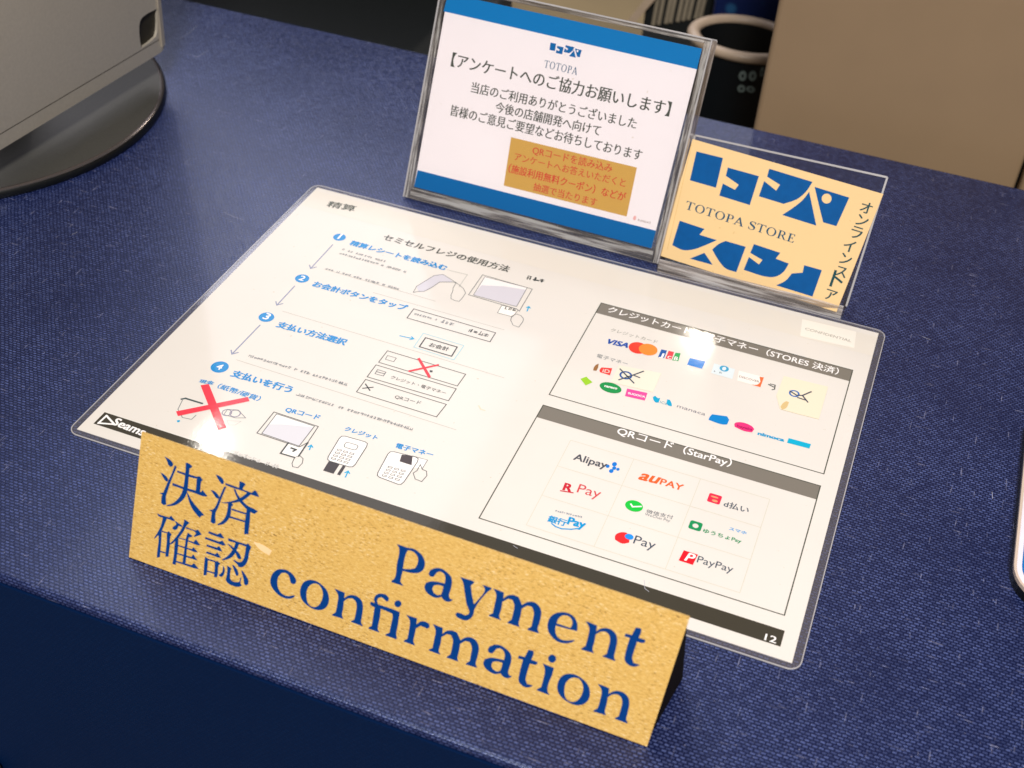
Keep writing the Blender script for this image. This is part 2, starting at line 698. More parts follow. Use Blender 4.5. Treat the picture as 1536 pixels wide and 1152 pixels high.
# counter
ct = empty('counter', (0, 0.15, -0.78), 'navy counter with a fine woven laminate top and plain dark front', 'counter')
YF, YR = -0.0768, 0.383
V = []
prof = [(YR, -0.03), (YR, 0.0)]
r = 0.0022
prof = [(YR, -0.03), (YR, -0.001), (YR - 0.001, 0.0)] + [(YF + r - r * math.sin(math.radians(a)), -r + r * math.cos(math.radians(a))) for a in range(0, 91, 15)] + [(YF, -0.0290), (YF, -0.03)]
XL, XR = -1.1, 1.3
n = len(prof)
for x in (XL, XR):
    for (y, z) in prof:
        V.append((x, y, z))
F = [(i, (i + 1) % n, (i + 1) % n + n, i + n) for i in range(n)] + [tuple(reversed(range(n))), tuple(range(n, 2 * n))]
top = mesh('counter_top', V, [tuple(reversed(f)) for f in F], M_counter, ct)
mesh('front_panel', [(XL, YF + .0012, -.78), (XR, YF + .0012, -.78), (XR, YF + .0012, -0.0022), (XL, YF + .0012, -0.0022)], [(0, 1, 2, 3)], M_front, ct)
# the front is a solid carcass
box('carcass', XL, XR, YF + .002, YR - .004, -.78, -.031, M_black, ct)
box('front_skin', XL, XR, YF - .0012, YF - .0002, -.76, -.0030, M_front, ct)
box('lower_ledge', XL, -0.0065, YF - 0.05, YF - .0015, -.150, -.1285, M_grey, ct, bev=.004)

# beige board behind the counter
bd = empty('beige_board', (0.5, 0.43, -0.78), 'tall beige board standing behind the counter at the right', 'board')
fb = Frame((0, 0.415, 0), (1, 0, 0), (0, 0, 1))
pl = fb.at(1170, 0)
pl2 = fb.at(1128, 190)
xl = (pl[0] + pl2[0]) / 2
xs = fb.at(1521, 285)[0]
box('board_panel', xl, xs, 0.415, 0.44, -.78, 1.0, M_beige, bd, bev=.003)
box('side_post', xs + .0012, xs + .05, 0.405, 0.43, -.78, 1.0, M_beige, bd, bev=.003)

# black cabinet behind, left of the sign
cb = empty('black_cabinet', (-.3, .55, -.78), 'black cabinet in the gap behind the counter, left of the survey stand', 'cabinet')
x1 = -0.03
box('cabinet_body', -.9, -0.041, .40, .62, -.78, -.05, M_black, cb, bev=.004)
box('cabinet_back', -.9, -0.071, .6205, .64, -.78, .30, M_black, cb, bev=.004)

# black bin with cream rim
zc = -0.06
near = Vector((0.1500, 0.6048, zc))
far = Vector((0.1322, 0.6723, zc))
cen = (near + far) / 2 + Vector((.004, 0, 0))
bn = empty('bin', (cen.x, cen.y, -.78), 'round black bin with a cream rim behind the counter', 'bin')
Rb = 0.0358


def torus(name, c, R1, r1, mat, parent, sx=1.0, tz=1.0, n=48, m=10):
    V, F = [], []
    for i in range(n):
        a = 2 * math.pi * i / n
        for j in range(m):
            b = 2 * math.pi * j / m
            V.append((c[0] + (R1 + r1 * math.cos(b)) * math.cos(a) * sx, c[1] + (R1 + r1 * math.cos(b)) * math.sin(a), c[2] + r1 * tz * math.sin(b)))
            F.append((i * m + j, ((i + 1) % n) * m + j, ((i + 1) % n) * m + (j + 1) % m, i * m + (j + 1) % m))
    return mesh(name, V, F, mat, parent, smooth=True)


def lathe(name, c, prof, mat, parent, n=48, sx=1.0, smooth=True):
    V, F = [], []
    m = len(prof)
    for i in range(n):
        a = 2 * math.pi * i / n
        for (rr, z) in prof:
            V.append((c[0] + rr * math.cos(a) * sx, c[1] + rr * math.sin(a), z))
    for i in range(n):
        for j in range(m - 1):
            F.append((i * m + j, ((i + 1) % n) * m + j, ((i + 1) % n) * m + j + 1, i * m + j + 1))
    return mesh(name, V, F, mat, parent, smooth=smooth)


SX = 1.2
torus('rim', cen, Rb - .002, .0042, M_cream, bn, sx=SX)
lathe('bin_wall', cen, [(Rb - .001, zc), (Rb - .004, -.2), (Rb - .012, -.78), (Rb - .014, -.78), (Rb - .008, -.2), (Rb - .006, zc)], M_bin, bn, sx=SX)
lathe('bin_contents', (cen.x, cen.y, 0), [(0.0005, zc - .030), (.02, zc - .026), (Rb - .008, zc - .034)], M_brownbag, bn, sx=SX)
# printed marks on the bin's front
fp = Frame((0, cen.y - Rb - .0015, 0), (1, 0, 0), (0, 0, 1))
marks = []
for (u, v, ru, rv) in ((1114, 114, 6, 8), (1129, 114, 6, 8), (1112, 133, 6, 6), (1126, 134, 7, 5), (1143, 108, 3, 8)):
    c = fp.at(u, v)
    c2 = fp.at(u + ru, v)
    c3 = fp.at(u, v + rv)
    marks.append([ell(c, abs(c2[0] - c[0]), abs(c3[1] - c[1]), 14), ell(c, abs(c2[0] - c[0]) * .35, abs(c3[1] - c[1]) * .35, 14)])
flat('printed_mark', fp, marks, 0, M_print_dim, bn)

# dark rack with grey wires, and a blue spotted cloth behind the bin
rk = empty('wire_rack', (.09, .72, -.78), 'dark rack with thin grey wires behind the survey stand', 'rack')
frk = Frame((0, .74, 0), (1, 0, 0), (0, 0, 1))
a0 = frk.at(960, 60)
a1 = frk.at(1200, -60)
box('rack_back', a0[0], a1[0] + .3, .745, .76, -.78, .0, M_black, rk)
for k in range(9):
    u = 985 + k * 9 + random.uniform(-2, 2)
    b0 = frk.at(u - 6, 40 - k * 1.5)
    b1 = frk.at(u + 3, -8)
    w = .0016
    mesh('wire', [(b0[0] - w, .742, b0[1]), (b0[0] + w, .742, b0[1]), (b1[0] + w, .742, b1[1]), (b1[0] - w, .742, b1[1]),
                  (b0[0] - w, .744, b0[1]), (b0[0] + w, .744, b0[1]), (b1[0] + w, .744, b1[1]), (b1[0] - w, .744, b1[1])],
         [(0, 1, 2, 3), (7, 6, 5, 4), (0, 3, 7, 4), (1, 5, 6, 2), (0, 4, 5, 1), (3, 2, 6, 7)], M_wire, rk)
c0 = frk.at(948, 24)
c1 = frk.at(986, -14)
mesh('white_edge', [(c0[0] - .003, .735, c0[1] - .004), (c0[0] + .003, .735, c0[1] - .006), (c1[0] + .004, .735, c1[1]), (c1[0] - .002, .735, c1[1] + .004),
                    (c0[0] - .003, .74, c0[1] - .004), (c0[0] + .003, .74, c0[1] - .006), (c1[0] + .004, .74, c1[1]), (c1[0] - .002, .74, c1[1] + .004)],
     [(0, 1, 2, 3), (7, 6, 5, 4), (0, 3, 7, 4), (1, 5, 6, 2), (0, 4, 5, 1), (3, 2, 6, 7)], M_cream, rk)
fcl = Frame((0, .71, 0), (1, 0, 0), (0, 0, 1))
d0 = fcl.at(1068, 28)
d1 = fcl.at(1190, -40)
cl = box('spotted_cloth', d0[0], d1[0] + .1, .705, .725, -.70, d0[1] + .12, M_bluecloth, bev=.004)
cl['label'] = 'deep blue cloth with pale spots behind the bin'
cl['category'] = 'cloth'
# ------------------------------------------------------------------ tablet terminal at the left
tb = empty('tablet_terminal', (-.224, .204, 0), 'brown-grey metal terminal on a round black base at the left', 'terminal')
DC = (-.2240, .2042)
DR = .1141
lathe('base_disc', (DC[0], DC[1], 0), [(0.0005, .0052), (DR - .0028, .0052)], M_disc, tb, n=96)
lathe('disc_side', (DC[0], DC[1], 0), [(DR - .0006, .0045), (DR, .0035), (DR, .0008), (DR - .0006, 0), (.001, 0)], M_discside, tb, n=96)
lathe('disc_rim', (DC[0], DC[1], 0), [(DR - .0028, .0053), (DR - .0016, .0054), (DR - .0006, .0046)], M_rim, tb, n=96)
# standing body
A = Vector((-.1317, .2745, .022))
B = Vector((-.1420, .1350, .022))
e1 = (B - A).normalized()            # towards the viewer along the lower edge
e2 = (Vector((0.035, 0.0, 1.0)))
e2 = (e2 - e1 * e2.dot(e1)).normalized()
fbod = Frame(A, -e1, e2)             # local x grows away from the viewer; x = 0 is the right-hand end
if fbod.n.x < 0:
    pass
W2, H2 = .26, .24


def onbody(u, v):
    return fbod.at(u, v)


s1 = [onbody(*q) for q in ((236, 13), (236, 45), (234, 55), (224, 64), (212, 72), (210, 60), (209, 40), (211, 30), (216, 24))]
xr = onbody(246, 60)[0]
lp = [onbody(0, 205), onbody(210, 74)]
out = [(xr - W2, 0), (xr - .004, 0), (xr - .0012, .0012), (xr, .004), (xr, H2), (xr - W2, H2)]
ylip = onbody(120, 130)[1]
prism('body', fbod, [out, list(smooth_loop(s1, 3))], -.0016, 0, M_metal, tb)
prism('body_core', fbod, [(xr - W2, .002), (xr - .003, .002), (xr - .003, H2 - .002), (xr - W2, H2 - .002)], -.014, -.0017, M_slot, tb)
flat('seam', fbod, stroke_shapes([(xr - W2, ylip), (xr - .0045, ylip)], .0004), .00006, M_slot, tb)
prism('edge_strip', fbod, [(xr - .0030, .003), (xr - .0004, .004), (xr - .0004, H2), (xr - .0030, H2)], 0.0001, .0009, M_metal_lip, tb)
lathe('stem', (DC[0] + .03, DC[1], 0), [(.02, .0053), (.018, .03), (.018, .12)], M_discside, tb)

# ------------------------------------------------------------------ small white tray at the right edge
tray = empty('card_tray', (.40, .11, 0), 'white rounded tray with blue trim cut off by the right edge', 'tray')
x0, y0 = .3665, .0605
o_ = rrect(x0, y0, x0 + .09, y0 + .115, .016, 8)
i_ = rrect(x0 + .0010, y0 + .0010, x0 + .089, y0 + .114, .015, 8)
j_ = rrect(x0 + .0030, y0 + .0034, x0 + .087, y0 + .1116, .0135, 8)
k_ = rrect(x0 + .0042, y0 + .0050, x0 + .0858, y0 + .1100, .0125, 8)
prism('tray_base', TOP, o_, 0.0, .0040, M_discside, tray)
prism('tray_edge', TOP, [o_, i_], .0041, .0058, M_trayedge, tray)
prism('tray_face', TOP, i_, .0042, .0054, M_whiteplastic, tray)
flat('blue_trim', TOP, [[j_, k_]], .0056, M_trayblue, tray)

# ------------------------------------------------------------------ laminated instruction sheet
sh = empty('laminated_sheet', (.1485, .105, 0), 'laminated cream instruction sheet with payment steps and logos lying on the counter', 'sheet')
S = TOP
mm = lambda x, y: (x / 1000, y / 1000)
PW, PH = .297, .210
prism('film_border', S, [rrect(-.0026, -.0026, .2998, .2124, .0045), [(0, 0), (PW, 0), (PW, PH), (0, PH)]], .00008, .00042, M_film, sh)
prism('film_edge', S, [rrect(-.0030, -.0030, .3002, .2128, .0049), rrect(-.0026, -.0026, .2998, .2124, .0045)], .00005, .00045, M_filmedge, sh)
prism('paper', S, [(0.0001, 0.0001), (PW - .0001, 0.0001), (PW - .0001, PH - .0001), (0.0001, PH - .0001)], .00012, .00044, M_sheet, sh)
Z0 = .00050
Z1 = .00054
Z2 = .00058
INK = lambda *c: ink(c, 1.0)
C_BLUE = INK(0, 134, 200)
C_CYAN = INK(0, 160, 205)
C_DK = INK(58, 62, 60)
C_GREY = INK(118, 122, 124)
C_LGREY = INK(190, 188, 182)
C_WHITE = INK(244, 240, 236)
C_BAR = INK(62, 58, 48)
C_HEAD = INK(122, 116, 106)
C_BAND = INK(222, 215, 203)
C_RED = INK(222, 40, 56)
C_LILAC = INK(206, 202, 208)

R_ = lambda x0, y0, x1, y1: [mm(x0, y0), mm(x1, y0), mm(x1, y1), mm(x0, y1)]
flat('title_band', S, [R_(.4, 190.8, 296.6, 206.5)], Z0, C_BAND, sh)
flat('footer_bar', S, [R_(4.2, 5.6, 291.6, 13.4)], Z0, C_BAR, sh)
text('title_text', S, '精算', (489, 311), (530, 319), Z1, INK(84, 88, 78), sh, bold=.02, asp=.8)
text('heading_text', S, 'セミセルフレジの使用方法', (573, 360.5), (761, 409.5), Z1, INK(66, 70, 64), sh, bold=.024)
greek('small_print', S, (790, 420), (821, 426), .0034, Z1, C_DK, sh, dens=1)
prism('confidential_label', S, [S.at(1203, 480), S.at(1284, 499), S.at(1281, 523), S.at(1200, 505)], Z0, Z0 + .00008, INK(236, 230, 218), sh)
text('label_text', S, 'CONFIDENTIAL', (1207, 496), (1276, 515), Z0 + .00012, INK(150, 146, 134), sh, cjk=False, asp=.9)
# footer
text('footer_text', S, 'Seams', (167, 637.5), (213, 655), Z1, C_WHITE, sh, cjk=False, bold=.03, asp=1.0)
a = S.at(150, 635)
b = S.at(163, 626)
tri = [S.at(148, 636), S.at(160, 625), S.at(172, 638)]
flat('footer_logo', S, stroke_shapes(tri, .0009, True), Z1, C_WHITE, sh)
greek('footer_small_print', S, (330, 676), (420, 706), .0022, Z1, C_LGREY, sh)
text('page_number', S, '12', (1146, 961), (1163, 966.5), Z1, C_WHITE, sh, cjk=False, bold=.012, asp=.8)

# numbered steps
steps = [((509.3, 357), 3.2, '1', '精算レシートを読み込む', (523.5, 368.5), (667, 407)),
         ((453.3, 419), 3.4, '2', 'お会計ボタンをタップ', (467.5, 430.5), (607, 467.5)),
         ((399.7, 477), 3.6, '3', '支払い方法選択', (413.6, 491.5), (516, 519.5)),
         ((329.7, 551.8), 3.9, '4', '支払いを行う', (345, 565.5), (434, 591))]
for c, r, dgt, s, q0, q1 in steps:
    cc = S.at(*c)
    flat('number_disc', S, [ell(cc, r / 1000, r / 1000)], Z0, C_BLUE, sh)
    text('number', S, dgt, (cc[0] - .0004 if dgt == '1' else cc[0] - .0012, cc[1] - .0017), (cc[0] + .0003 if dgt == '1' else cc[0] + .0012, cc[1] - .0017), Z1, C_WHITE, sh, cjk=False, px=False, bold=.02)
    text('step_text', S, s, q0, q1, Z1, C_BLUE, sh, bold=.045)


def arrow(p0, p1, w, mat, head=.0022, name='arrow'):
    a, b = Vector(S.at(*p0)), Vector(S.at(*p1))
    d = (b - a).normalized()
    n_ = Vector((-d.y, d.x))
    sh_ = stroke_shapes([a, b], w) + stroke_shapes([b - d * head + n_ * head * .8, b, b - d * head - n_ * head * .8], w)
    return flat(name, S, sh_, Z0, mat, sh)


C_ARW = INK(138, 144, 168)
arrow((499, 368.4), (466, 404), .0006, C_ARW)
arrow((442, 430.4), (415.4, 459), .0006, C_ARW)
arrow((390, 489), (348, 532.5), .0006, C_ARW)
arrow((600, 505), (620.6, 509.5), .0006, C_CYAN, .0014)
# hairlines and small print
for q in (((487, 405), (653, 453)), ((424, 468), (756, 568)), ((355, 541), (684, 646)), ((560, 440), (756, 496))):
    flat('hairline', S, stroke_shapes([S.at(*q[0]), S.at(*q[1])], .00028), Z0, INK(184, 180, 168), sh)
for q in (((513, 376), (578, 395)), ((509, 382), (610, 411)), ((488, 405), (600, 437)), ((372, 536), (523, 581)), ((444, 594), (621, 648))):
    greek('small_print', S, q[0], q[1], .0016, Z0, C_GREY, sh)


def zp(zoom, pts):
    ox, oy, k = zoom
    return [S.at(ox + x * k, oy + y * k) for x, y in pts]


def outline(name, zoom, pts, w=.00034, mat=None, closed=True, z=Z1):
    return flat(name, S, stroke_shapes(zp(zoom, pts), w, closed), z, mat or C_DK, sh)


def fill(name, zoom, pts, mat, z=Z0, curve=False):
    if curve:
        pts = smooth_loop(pts)
    return flat(name, S, [zp(zoom, pts)], z, mat, sh)


G = INK(110, 112, 110)
ZA = (580, 380, .16927)
fill('scanner_drawing', ZA, [(265, 305), (420, 205), (500, 195), (560, 235), (590, 262), (470, 262), (400, 310), (330, 345), (285, 350)], C_LILAC, curve=True)
outline('scanner_outline', ZA, [(235, 355), (265, 300), (420, 205), (500, 195), (560, 232), (625, 275), (590, 262), (470, 262), (400, 310), (330, 345), (280, 345)], .0003, G)
outline('drawn_paper', ZA, [(540, 155), (715, 197), (640, 305)], .00026, INK(170, 170, 160), closed=False)
outline('drawn_hand', ZA, [(590, 310), (585, 345), (570, 375), (570, 410), (600, 425), (640, 435), (665, 410), (700, 360), (680, 320), (640, 285), (615, 270)], .00028, G)
fill('drawn_receipt', ZA, [(1020, 468), (1165, 508), (1115, 570), (982, 535)], INK(246, 240, 230))
outline('drawn_receipt_edge', ZA, [(1020, 468), (1165, 508), (1115, 570), (982, 535)], .0003, G)
greek('small_print', S, (580 + 1045 * .16927, 380 + 500 * .16927), (580 + 1160 * .16927, 380 + 525 * .16927), .0020, Z1, C_DK, sh, dens=1)
outline('drawn_tablet', ZA, [(850, 198), (1290, 325), (1175, 520), (1150, 500), (725, 375)], .00036, G)
fill('drawn_screen', ZA, [(870, 215), (1245, 312), (1150, 480), (768, 378)], INK(236, 230, 226))
fill('drawn_screen_shade', ZA, [(838, 290), (1040, 300), (1232, 330), (1150, 478), (772, 376)], C_LILAC, z=Z0 + .00002)
outline('drawn_screen_edge', ZA, [(870, 215), (1245, 312), (1150, 480), (768, 378)], .0003, G)
outline('drawn_hand', ZA, [(1150, 545), (1110, 562), (1098, 600), (1120, 645), (1170, 662), (1205, 615), (1212, 588), (1190, 560)], .0003, G)
arrow((580 + 1245 * .169, 380 + 520 * .169), (580 + 1262 * .169, 380 + 480 * .169), .0006, C_CYAN, .001)
outline('drawn_price_box', ZA, [(240, 500), (965, 712), (915, 792), (180, 580)], .00042, C_DK)
greek('small_print', S, (580 + 240 * .16927, 380 + 550 * .16927), (580 + 450 * .16927, 380 + 605 * .16927), .0014, Z1, C_GREY, sh)
greek('small_print', S, (580 + 480 * .16927, 380 + 618 * .16927), (580 + 680 * .16927, 380 + 680 * .16927), .0022, Z1, C_GREY, sh)
greek('small_print', S, (580 + 725 * .16927, 380 + 700 * .16927), (580 + 910 * .16927, 380 + 755 * .16927), .0026, Z1, C_DK, sh, dens=1)
outline('drawn_button_halo', ZA, [(325, 715), (685, 825), (595, 952), (240, 838)], .0004, INK(160, 206, 214))
outline('drawn_button', ZA, [(345, 755), (625, 838), (575, 920), (290, 835)], .0006, C_DK)
text('button_text', S, 'お会計', (580 + 370 * .16927, 380 + 832 * .16927), (580 + 540 * .16927, 380 + 876 * .16927), Z1, C_DK, sh, bold=.02)

ZB = (500, 490, .15625)
for pts in ([(520, 240), (1270, 465), (1190, 578), (435, 350)], [(410, 375), (1180, 605), (1105, 720), (325, 490)], [(310, 515), (1085, 755), (990, 875), (222, 635)]):
    outline('drawn_option_box', ZB, pts, .0004, INK(84, 86, 80))
text('option_text', S, 'クレジット・電子マネー', (500 + 545 * .15625, 490 + 505 * .15625), (500 + 1070 * .15625, 490 + 662 * .15625), Z1, C_DK, sh, bold=.008)
text('option_text', S, 'QRコード', (500 + 582 * .15625, 490 + 698 * .15625), (500 + 828 * .15625, 490 + 762 * .15625), Z1, C_DK, sh, bold=.008)
outline('drawn_banknote_icon', ZB, [(520, 285), (605, 310), (580, 345), (500, 322)], .0003, G)
outline('drawn_card_icon', ZB, [(425, 420), (505, 445), (480, 482), (400, 460)], .00035, G)
outline('drawn_card_icon', ZB, [(415, 440), (495, 462)], .00045, G, closed=False)
outline('drawn_cross_icon', ZB, [(310, 560), (350, 620)], .0006, C_DK, closed=False)
outline('drawn_cross_icon', ZB, [(380, 590), (285, 600)], .0006, C_DK, closed=False)
fill('red_cross', ZB, [(805, 315), (830, 308), (938, 490), (912, 502)], C_RED, z=Z2)
fill('red_cross', ZB, [(718, 430), (1012, 368), (1016, 382), (724, 446)], C_RED, z=Z2 + .00001)
fill('drawn_dot', ZB, [(925, 425), (955, 430), (950, 448), (925, 445)], C_DK, z=Z1)

ZC = (240, 560, .11283)
fill('big_red_cross', ZC, [(540, 172), (650, 155), (885, 735), (775, 765)], INK(238, 62, 78), z=Z2 + .00002)
fill('big_red_cross', ZC, [(215, 520), (1168, 328), (1192, 382), (240, 582)], INK(238, 62, 78), z=Z2 + .00004)
text('method_text', S, '現金', (240 + 515 * .11283, 560 + 135 * .11283), (240 + 705 * .11283, 560 + 165 * .11283), Z1, C_BLUE, sh, bold=.03, asp=.75)
text('method_text', S, '（紙幣/硬貨）', (240 + 750 * .11283, 560 + 205 * .11283), (240 + 1305 * .11283, 560 + 385 * .11283), Z1, C_BLUE, sh, bold=.02, asp=.85)
outline('drawn_cash_slot', ZC, [(290, 355), (340, 345), (560, 412)], .0009, INK(70, 84, 84), closed=False)
outline('drawn_note', ZC, [(300, 370), (240, 490), (300, 600), (420, 625), (480, 570)], .0003, C_GREY, closed=False)
flat('drawn_coin', S, [[ell(zp(ZC, [(890, 535)])[0], .0022, .0022), ell(zp(ZC, [(890, 535)])[0], .0017, .0017)],
                       [ell(zp(ZC, [(1000, 545)])[0], .0024, .0024), ell(zp(ZC, [(1000, 545)])[0], .0019, .0019)]], Z1, INK(140, 134, 150), sh)
outline('drawn_tray', ZC, [(850, 560), (900, 490), (1040, 500), (1140, 605), (1000, 605)], .0003, C_GREY)
outline('drawn_tray', ZC, [(890, 640), (1080, 650), (1000, 700), (920, 700)], .00026, C_LGREY)
fill('drawn_arrow_tip', ZC, [(225, 638), (268, 632), (262, 660), (232, 662)], C_CYAN)

ZD = (360, 590, .19531)
outline('drawn_tablet', ZD, [(262, 150), (602, 262), (520, 385), (455, 420), (130, 312)], .00036, C_DK)
fill('drawn_screen', ZD, [(282, 165), (572, 260), (455, 412), (168, 315)], INK(236, 232, 226))
fill('drawn_screen_shade', ZD, [(222, 245), (330, 245), (562, 268), (455, 410), (172, 314)], INK(212, 210, 214), z=Z0 + .00002)
outline('drawn_screen_edge', ZD, [(282, 165), (572, 260), (455, 412), (168, 315)], .0003, C_DK)
fill('drawn_phone', ZD, [(362, 392), (500, 432), (435, 505), (312, 470)], INK(246, 242, 234), z=Z1)
outline('drawn_phone_edge', ZD, [(370, 390), (312, 468), (420, 500)], .0007, C_DK, closed=False, z=Z2)
outline('drawn_phone_side', ZD, [(520, 388), (450, 490)], .0007, C_DK, closed=False, z=Z2)
outline('drawn_code', ZD, [(395, 428), (430, 440), (410, 452)], .0009, C_DK, closed=False, z=Z2)
outline('drawn_hand', ZD, [(420, 500), (400, 545), (405, 570), (445, 578), (478, 545), (485, 510), (460, 485)], .0003, C_DK)
arrow((360 + 535 * .195, 590 + 440 * .195), (360 + 548 * .195, 590 + 405 * .195), .0006, C_CYAN, .0011)
text('method_text', S, 'QRコード', (360 + 340 * .19531, 590 + 150 * .19531), (360 + 598 * .19531, 590 + 215 * .19531), Z1, C_BLUE, sh, bold=.035)


def px_rr(zoom, pts, r=.25):
    """rounded outline through four corners"""
    out = []
    n = len(pts)
    for i in range(n):
        p, c, q_ = Vector(pts[i - 1]), Vector(pts[i]), Vector(pts[(i + 1) % n])
        a_ = c + (p - c) * r
        b_ = c + (q_ - c) * r
        out += [tuple(a_), tuple(a_ * .25 + c * .5 + b_ * .25), tuple(b_)]
    return out


t1 = [(778, 328), (990, 388), (868, 580), (662, 520)]
fill('drawn_card_reader', ZD, px_rr(ZD, t1, .14), INK(248, 243, 236))
outline('drawn_card_reader_edge', ZD, px_rr(ZD, t1, .14), .00036, C_DK)
outline('drawn_reader_screen', ZD, px_rr(ZD, [(815, 380), (912, 408), (888, 446), (795, 418)], .25), .0003, C_DK)
for i in range(3):
    for j in range(4):
        cx_ = 765 + i * 48 - j * 15
        cy_ = 440 + i * 14 + j * 22
        outline('drawn_key', ZD, [(cx_ - 14, cy_ - 6), (cx_ + 16, cy_ + 2), (cx_ + 10, cy_ + 12), (cx_ - 20, cy_ + 4)], .00026, C_DK)
fill('drawn_bank_card', ZD, [(682, 528), (765, 552), (718, 625), (638, 600)], INK(52, 44, 44), z=Z1)
fill('drawn_bank_card_stripe', ZD, [(790, 560), (812, 568), (768, 638), (745, 630)], INK(52, 44, 44), z=Z1)
arrow((360 + 812 * .195, 590 + 650 * .195), (360 + 832 * .195, 590 + 605 * .195), .0006, C_CYAN, .0011)
text('method_text', S, 'クレジット', (360 + 798 * .19531, 590 + 292 * .19531), (360 + 1045 * .19531, 590 + 366 * .19531), Z1, C_BLUE, sh, bold=.035)
t2 = [(1150, 448), (1382, 505), (1240, 715), (1045, 642)]
fill('drawn_card_reader', ZD, px_rr(ZD, t2, .14), INK(248, 243, 236))
outline('drawn_card_reader_edge', ZD, px_rr(ZD, t2, .14), .00036, C_DK)
for i in range(3):
    for j in range(4):
        cx_ = 1155 + i * 50 - j * 15
        cy_ = 572 + i * 14 + j * 22
        outline('drawn_key', ZD, [(cx_ - 14, cy_ - 6), (cx_ + 16, cy_ + 2), (cx_ + 10, cy_ + 12), (cx_ - 20, cy_ + 4)], .00026, C_DK)
fill('drawn_card', ZD, [(1240, 478), (1440, 520), (1400, 585), (1310, 575)], INK(248, 243, 236), z=Z1)
outline('drawn_card_edge', ZD, [(1325, 488), (1440, 520), (1400, 585)], .00028, G, closed=False)
fill('drawn_chip', ZD, [(1242, 478), (1326, 488), (1318, 560), (1225, 530)], INK(58, 46, 46), z=Z2)
outline('drawn_hand', ZD, [(1385, 555), (1400, 590), (1432, 605), (1435, 640), (1395, 685), (1345, 665), (1330, 620), (1360, 600)], .0003, C_DK)
text('method_text', S, '電子マネー', (360 + 1190 * .19531, 590 + 424 * .19531), (360 + 1472 * .19531, 590 + 498 * .19531), Z1, C_BLUE, sh, bold=.035)

# right-hand panels
LX, RX = 169.4, 290.0
for (yt, yh, yb) in ((176.2, 167.6, 101.9), (94.2, 85.7, 20.5)):
    flat('panel_header', S, [R_(LX, yh, RX, yt)], Z0, C_HEAD, sh)
    flat('panel_outline', S, stroke_shapes([mm(LX, yt), mm(RX, yt), mm(RX, yb), mm(LX, yb)], .00045, True), Z1, INK(72, 76, 66), sh)
text('panel_title', S, 'クレジットカード・電子マネー（STORES 決済）', (910, 469.5), (1256, 564), Z2, C_WHITE, sh, bold=.012, asp=1.05)
text('panel_title', S, 'QRコード（StarPay）', (923, 654.5), (1094, 704.5), Z2, C_WHITE, sh, bold=.015)
text('label_text', S, 'クレジットカード', (915, 498), (985, 517), Z1, INK(140, 140, 130), sh)
text('label_text', S, '電子マネー', (894, 537), (940, 550), Z1, INK(120, 126, 130), sh)

ZE = (820, 480, .16927)
text('card_logo', S, 'VISA', (820 + 520 * .16927, 480 + 212 * .16927), (820 + 712 * .16927, 480 + 254 * .16927), Z1, INK(20, 74, 160), sh, cjk=False, bold=.04, slant=.25)
c1 = zp(ZE, [(808, 255)])[0]
c2 = zp(ZE, [(898, 270)])[0]
flat('card_logo', S, [ell(c1, .0043, .0043)], Z1, INK(232, 60, 40), sh)
flat('card_logo', S, [ell(c2, .0043, .0043)], Z1 + .00002, INK(244, 136, 48), sh)
fill('card_logo', ZE, [(1015, 268), (1065, 278), (1040, 345), (985, 338)], INK(20, 84, 160), z=Z1, curve=True)
fill('card_logo', ZE, [(1080, 280), (1128, 292), (1105, 358), (1050, 350)], INK(220, 60, 70), z=Z1, curve=True)
fill('card_logo', ZE, [(1140, 298), (1186, 302), (1165, 372), (1110, 365)], INK(30, 160, 80), z=Z1, curve=True)
for ch_, (x_, y_) in zip('JCB', ((998, 330), (1066, 346), (1124, 360))):
    text('card_logo', S, ch_, (820 + x_ * .16927, 480 + y_ * .16927), (820 + (x_ + 30) * .16927, 480 + (y_ + 8) * .16927), Z2, C_WHITE, sh, cjk=False, bold=.02, asp=1.1 if ch_ != 'J' else .6)
fill('card_logo', ZE, [(1268, 345), (1405, 375), (1375, 440), (1243, 404)], INK(0, 120, 205), z=Z1)
ZF = (1040, 520, .17356)
fill('card_logo', ZF, [(178, 152), (358, 202), (335, 288), (152, 235)], INK(218, 228, 230), z=Z1)
flat('card_logo', S, [[ell(zp(ZF, [(265, 198)])[0], .0021, .0021), ell(zp(ZF, [(265, 198)])[0], .0009, .0014)]], Z2, INK(60, 160, 200), sh)
greek('small_print', S, (1040 + 175 * .17356, 520 + 225 * .17356), (1040 + 320 * .17356, 520 + 262 * .17356), .0013, Z2, C_GREY, sh)
fill('card_logo', ZF, [(392, 215), (608, 272), (582, 358), (378, 300)], INK(246, 236, 226), z=Z1)
fill('card_logo', ZF, [(570, 268), (608, 274), (578, 358), (500, 336), (555, 335), (578, 310)], INK(238, 110, 60), z=Z2, curve=True)
text('card_logo', S, 'DISCOVER', (1040 + 392 * .17356, 520 + 272 * .17356), (1040 + 565 * .17356, 520 + 320 * .17356), Z2, INK(90, 80, 76), sh, cjk=False, asp=1.0)
outline('contactless_mark', ZF, [(650, 335), (690, 355)], .0006, C_DK, closed=False)
outline('contactless_mark', ZF, [(665, 330), (705, 340), (700, 375), (680, 380)], .0005, C_DK, closed=False)
# pieces of tape pasted over two logos
M_tape = INK(234, 222, 196)
prism('tape_patch', S, zp(ZF, [(780, 262), (1162, 355), (1082, 636), (900, 590), (745, 548), (715, 430)]), Z1, Z1 + .00010, M_tape, sh, side=INK(206, 190, 150))
prism('tape_patch', S, zp(ZE, [(640, 410), (1015, 480), (940, 648), (565, 560)]), Z1, Z1 + .00008, INK(232, 223, 204), sh, side=INK(216, 204, 170))
ZT = Z1 + .00015


def ring(c, r0, r1):
    return [ell(c, r1, r1), ell(c, r0, r0)]


